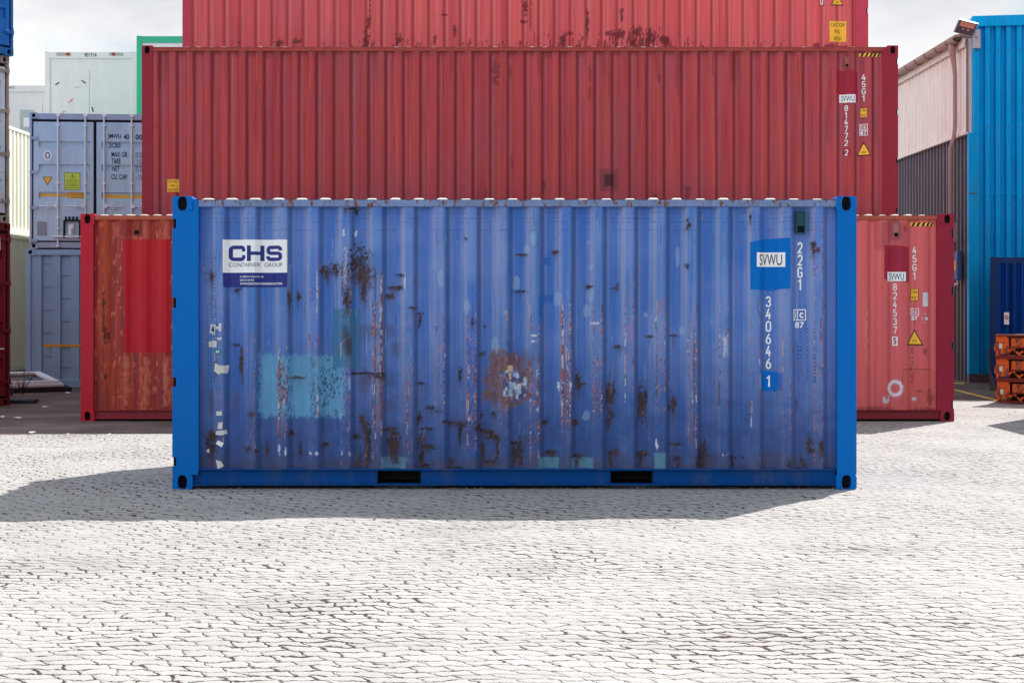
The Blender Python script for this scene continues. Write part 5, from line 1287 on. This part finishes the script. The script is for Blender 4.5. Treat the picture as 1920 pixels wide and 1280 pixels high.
hall_r = math.radians(-9)
hall = empty('clad_hall', ((1817 - 960) / 90.0, DH - .0, 0), hall_r, 'bright azure hall wall of wide upright ribs with a coping along its top', 'building')
def ribbed_y(x0, x1, z0, z1, pitch, depth, y=0.0):
    pts = []; t = x0
    while t < x1: pts += [(t, 0), (t + pitch * .42, 0), (t + pitch * .55, 1), (t + pitch * .87, 1)]; t += pitch
    vs = []
    for (u_, d) in pts:
        for z in (z0, z1): vs.append((u_, y + depth * d, z))
    return MB().add(vs, [(2 * i, 2 * i + 2, 2 * i + 3, 2 * i + 1) for i in range(len(pts) - 1)])
ribbed_y(.12, 12, .18, 7.45, .21, .11).build('wall', azure, hall)
MB().box(-.0, .12, -.012, .3, .18, 5.2).box(.09, .14, -.02, .3, 5.2, 7.45).build('corner_trim', azure, hall, .004)
MB().box(-.01, .16, -.02, -.012, 3.93, 3.95).build('seam', darkm, hall)
MB().box(.06, 12, -.05, .35, 7.40, 7.62).build('coping', azure, hall, .006)
MB().box(.0, 12, .0, .3, .0, .18).build('plinth', darkm, hall)
m = MB()
for i in range(24):
    for z in (.5, 2.1, 3.7, 5.3, 6.9): m.box(.12 + .21 * (i + .2), .12 + .21 * (i + .2) + .02, -.006, .0, z, z + .02)
m.build('screws', darkm, hall)
MB().box(.14, 12, -.003, .004, 3.925, 3.94).build('sheet_lap', azure, hall)
MB().box(.14, 12, .13, .3, .18, 7.4).build('wall_core', darkm, hall)

# floodlight on its arm at the corner of the hall
fl = empty('floodlight', ((1824 - 960) / 90.0, DH - .10, 7.22), 0, 'grey square floodlight on a bracket at the corner where pink shed and azure hall meet', 'floodlight')
alu = paint('aluminium_housing', A(190, 182, 186), .4, .1, .0, metal=.3)
MB().box(-.02, .12, -.03, .06, -.28, .10).build('bracket', alu, fl, .005)
MB().tube([(0.03, -.06, .02), (-.10, -.16, .12), (-.28, -.22, .10)], .03, 8).box(.0, .06, -.10, -.03, -.05, .08).build('arm', alu, fl)
hd_ = MB()
# housing: shallow pyramid box, glass facing down and to the camera
def ori(p):
    ax, ay, az = p
    t = math.radians(-52); y2 = ay * math.cos(t) - az * math.sin(t); z2 = ay * math.sin(t) + az * math.cos(t)
    u = math.radians(-14); x3 = ax * math.cos(u) - z2 * math.sin(u); z3 = ax * math.sin(u) + z2 * math.cos(u)
    return (x3 * .9 - .25, y2 * .9 - .25, z3 * .9 + .09)
def obox(mb, x0, x1, y0, y1, z0, z1, mi=0):
    c = [(x0, y0, z0), (x1, y0, z0), (x1, y1, z0), (x0, y1, z0), (x0, y0, z1), (x1, y0, z1), (x1, y1, z1), (x0, y1, z1)]
    return mb.add([ori(q) for q in c], [(0, 3, 2, 1), (4, 5, 6, 7), (0, 1, 5, 4), (1, 2, 6, 5), (2, 3, 7, 6), (3, 0, 4, 7)], mi)
obox(hd_, -.23, .23, -.17, .17, .0, .05); obox(hd_, -.17, .17, -.10, .12, .05, .14)
hs_ = hd_.build('housing', alu, fl, .006)
q = MB(); obox(q, -.205, .205, -.148, .148, -.004, .001); q.build('glass', paint('lamp_glass', A(96, 86, 100), .15, .05, .0, bump=0), hs_)
q = MB(); obox(q, -.17, .17, -.14, -.02, -.006, -.004); q.build('reflector', paint('copper_reflector', A(224, 150, 124), .4, .1, 0), hs_)
q = MB(); obox(q, -.08, -.04, .02, .05, -.008, -.004); obox(q, .04, .08, .02, .05, -.008, -.004); q.build('bulb', plain('bulb_glass', A(240, 190, 150), .3), hs_)

# navy container at the right edge
ns = 99.0; DN = F / ns
navyp = paint('navy_container_paint', A(4, 44, 108), .5, .08, .08, spec=.1); navyf = paint('navy_frame_paint', A(16, 50, 104), .5, .1, .08)
nc = simple_container('shipping_container', 'navy container with a small white prohibition sign, standing behind the orange frames', (1857 - 960) / ns, DN, 0, 2.44 * 2.5, 2.43, 2.52, navyp, math.radians(-18.6), front=navyf)
nsg = MB().box(.245, .335, -.012, -.006, .2 + 1.05, .2 + 1.28).build('sign_plate', sticker, nc)
m = MB(); path = [(.29 + .032 * math.cos(i * .5236), -.014, 1.385 + .032 * math.sin(i * .5236)) for i in range(13)]
m.tube(path, .006, 5); m.tube([(.27, -.014, 1.405), (.31, -.014, 1.365)], .005, 5); m.build('prohibition_mark', plain('sign_red', A(190, 30, 50), .5), nsg)
m = MB(); t_ = .13; pts = []
while t_ < 5.9: pts += [(t_, 0), (t_ + .05, 0), (t_ + .075, 1), (t_ + .115, 1)]; t_ += .14
m.add([(a, -.004 + .045 * d, z) for a, d in pts for z in (.15, 2.42)], [(2 * i, 2 * i + 2, 2 * i + 3, 2 * i + 1) for i in range(len(pts) - 1)]); m.build('front_sheet', paint('navy_rib_paint', A(0, 62, 140), .5, .1, .1, spec=.1), nc)
casting(nc, .0, .12, 2.41, 2.523, -.006, navyf, hole=(.03, .035))
# brown board leaning
bd = MB().box(0, .28, 0, .03, 0, .80).build('board', paint('brown_board', A(86, 70, 82), .7), None, .004)
bd.location = ((1860 - 960) / 99.5, F / 99.5 + .1, .015); bd.rotation_euler = (math.radians(-6), 0, 0)
tag(bd, 'dull brown upright board leaning beside the orange frames', 'board')

# orange roll-off frames, three stacked
om = paint('orange_frame_paint', A(226, 98, 34, .9), .5, .3, .2, rust=.86, rscale=7, rustcol=(.09, .03, .02, 1)); om2 = paint('rusty_edge_paint', A(120, 44, 34), .6, .3, .2, rust=.6)
RO = math.radians(-28)
labs = ['orange rusty steel frame at the foot of its pile of three', 'orange rusty steel frame in the middle of its pile of three', 'orange rusty steel frame on top of its pile of three, sunlit rim']
protoparts = None
for k in range(3):
    Ls, Ws, Hs = 3.2, 1.5, .372
    r = empty('steel_frame', ((1871 - 960) / 114.5 + .02 + (.0, -.015, -.02)[k], F / 114.5 + .1, .02 + k * (Hs + .001)), RO, labs[k], 'steel frame', 'orange steel frames stacked in a pile')
    if k == 0:
        A_ = []
        # end post with shaped outline
        m = MB().box(.0, .03, .0, .10, 0, Hs - .01).box(.03, .16, .0, .05, .05, Hs - .03)
        m.box(-.03, .0, .01, .06, .10, .22); m.prism([(.16, .05), (.20, .10), (.20, .30), (.16, .34)], .0, .04)
        A_.append(m.build('end_post', om, r, .004))
        m = MB().box(.24, Ls - .2, .0, .05, .17, Hs - .06).prism([(.24, .17), (.34, .17), (.28, .10)], .0, .03)
        m.prism([(.20, .06), (.26, .13), (.26, .16), (.20, .12)], .01, .04); A_.append(m.build('side_plate', om, r, .004))
        m = MB().box(-.01, Ls, -.02, .12, Hs - .03, Hs).box(-.01, Ls, -.01, .12, .0, .03).box(.22, Ls - .2, -.025, .06, .15, .17).box(.17, .20, .01, .08, .03, Hs - .03)
        A_.append(m.build('rail', om2, r, .003))
        m = MB().tube([(.30, .02, .10), (.38, .02, .03)], .018, 6).tube([(.42, .02, .10), (.36, .02, .05)], .018, 6).box(.5, .72, .02, .06, .03, .10)
        A_.append(m.build('brace', om, r))
        A_.append(MB().box(.10, Ls, .30, Ws, .02, Hs - .02).build('core', paint('dark_gap_core', (.035, .014, .010, 1), .8), r))  # near-black block added so the gaps between plates read as shaded
        A_.append(MB().box(.04, .14, .051, .052, .1, .2).box(.05, .10, -.004, .0, .14, .22).build('label_plate', tape, r))
        protoparts = A_
    else:
        for a in protoparts:
            c = a.copy(); COL.objects.link(c); c.parent = r
# off-frame container at the right whose shadow enters the picture
simple_container('shipping_container', 'grey container standing just outside the right edge, its shadow pointing onto the paving', 7.85, 15.5, 0, 2.44, 6.06, 2.591, gbody)

# ------------------------------------------------------------------ small things on the ground at the left
wp = paint('white_plastic_profile', (.8, .82, .88, 1), .4, .08, .0)
def wframe(loc, rz, w_, h, lab, tilt=0):
    r = empty('window_frame', loc, rz, lab, 'window frame', 'discarded window frames lying on the ground'); r.rotation_euler = (tilt, 0, rz)
    t = .075
    MB().box(0, w_, 0, t, 0, .05).box(0, w_, h - t, h, 0, .05).box(0, t, t, h - t, 0, .05).box(w_ - t, w_, t, h - t, 0, .05).build('outer_frame', wp, r, .006)
    MB().box(t, w_ - t, t, t + .05, .0, .034).box(t, w_ - t, h - t - .05, h - t, .0, .05).box(t, t + .05, t + .05, h - t - .05, 0, .05).box(w_ - t - .05, w_ - t, t + .05, h - t - .05, 0, .05).build('sash', wp, r, .006)
    return r
WR = math.radians(32); nr = Vector((-8.34, 27.3, 0)); ux = Vector((math.cos(WR), math.sin(WR), 0))
TL = math.radians(4.6)
q1 = nr - ux * 1.7; q2 = nr - ux * 1.62 + Vector((-.03, .06, 0))
wframe((q1.x, q1.y, .105), WR, 1.7, 1.55, 'discarded white window frame lying lowest of the two on a dark slab', TL)
wframe((q2.x, q2.y, .165), WR, 1.55, 1.42, 'discarded white window frame lying uppermost of the two by the weeds', TL)
sl_ = MB().box(0, 1.85, 0, 1.5, 0, .08).build('slab', plain('dark_board', (.03, .028, .03, 1), .8), None, .01); sl_.location = (q1.x, q1.y, .006); sl_.rotation_euler = (TL * .6, 0, WR)
tag(sl_, 'dark flat slab under the discarded window frames', 'slab')
b0 = gpt(-30, 757)
pk_ = MB().box(0, .72, 0, .25, 0, .05).build('plank', plain('dark_plank', (.035, .04, .06, 1), .7), None, .005); pk_.location = (b0[0] + .1, b0[1], .015)
tag(pk_, 'short dark plank lying on the dirt near the dark red doors', 'plank')
leafm = paint('weed_leaf', (.055, .085, .045, 1), .6, .3, 0)
def weed(px, py, h, n, lab, seed):
    R = random.Random(seed); m = MB(); gx_, gy_ = gpt(px, py)
    for i in range(n):
        a = R.uniform(0, 6.28); ln = h * R.uniform(.5, 1.1); t = R.uniform(.1, .6); p0 = Vector((0, 0, 0)); pts = [p0]
        for k in range(4): pts.append(pts[-1] + Vector((math.cos(a) * t * ln / 4, math.sin(a) * t * ln / 4, ln / 4)))
        m.tube(pts, [.006, .005, .004, .003, .002], 4)
        for k in range(7):
            b = pts[R.randint(1, 4)]; u = R.uniform(0, 6.28); s_ = R.uniform(.10, .24) * min(h, .38); d = Vector((math.cos(u), math.sin(u), R.uniform(-.2, .6))) * s_; e = Vector((-math.sin(u), math.cos(u), 0)) * s_ * .25
            m.add([b, b + d * .5 + e, b + d, b + d * .5 - e], [(0, 1, 2, 3)])
    o = m.build('weed', leafm, None); o.location = (gx_, gy_, .015); return tag(o, lab, 'weed', 'weeds growing in the yard')
weed(42, 741, .42, 14, 'tall scraggly weed in front of the discarded window frames', 3)
weed(22, 745, .25, 9, 'low weed at the foot of the dark red doors', 5)
weed(1892, 779, .02, 4, 'tiny weed on the sunlit paving below the orange frames', 8)
weed(1903, 775, .02, 3, 'smallest weed at the shadow edge below the orange frames', 9)
gm = MB(); RG = random.Random(12)
for i in range(260):
    if RG.random() < .93: gx_, gy_ = RG.uniform(-3.1, 3.1), D0 + RG.gauss(.02, .05)
    else: gx_, gy_ = RG.uniform(-4.5, 5), RG.uniform(8, 15)
    q_ = RG.uniform(.004, .012)
    gm.add([(gx_ + q_ * math.cos(t) * RG.uniform(.6, 1.3), gy_ + q_ * math.sin(t), .002) for t in (0, 1.3, 2.6, 3.9, 5.2)] + [(gx_, gy_, q_ * 1.1)], [(k, (k + 1) % 5, 5) for k in range(5)])
go_ = gm.build('grit', plain('grit_stone', (.14, .12, .11, 1), .9, .5), None); go_.location.z = .004; tag(go_, 'fine dark grit and crumbs on the paving at the foot of the blue container', 'grit', kind='stuff')
# scraps of litter on the dirt
def scrap(px, py, w_, lab, seed):
    R = random.Random(seed); gx_, gy_ = gpt(px, py)
    pts = [(w_ * math.cos(t) * R.uniform(.6, 1.2), w_ * .6 * math.sin(t) * R.uniform(.6, 1.2)) for t in [i * 6.28 / 7 for i in range(7)]]
    m = MB(); m.add([(a, b, .006 + R.uniform(0, .02)) for a, b in pts] + [(0, 0, .03)], [(i, (i + 1) % 7, 7) for i in range(7)])
    o = m.build('litter', tape, None); o.location = (gx_, gy_, .016); return tag(o, lab, 'litter', 'scraps of litter on the dirt')
scrap(127, 739, .07, 'white scrap of litter beside the corner of the slab', 1)
for i, (a, b, c) in enumerate(((60, 815, .05), (128, 819, .04), (33, 787, .06), (85, 766, .06), (205, 819, .03), (5, 785, .05))):
    scrap(a, b, c, 'small pale scrap of litter on the dark dirt', 20 + i)
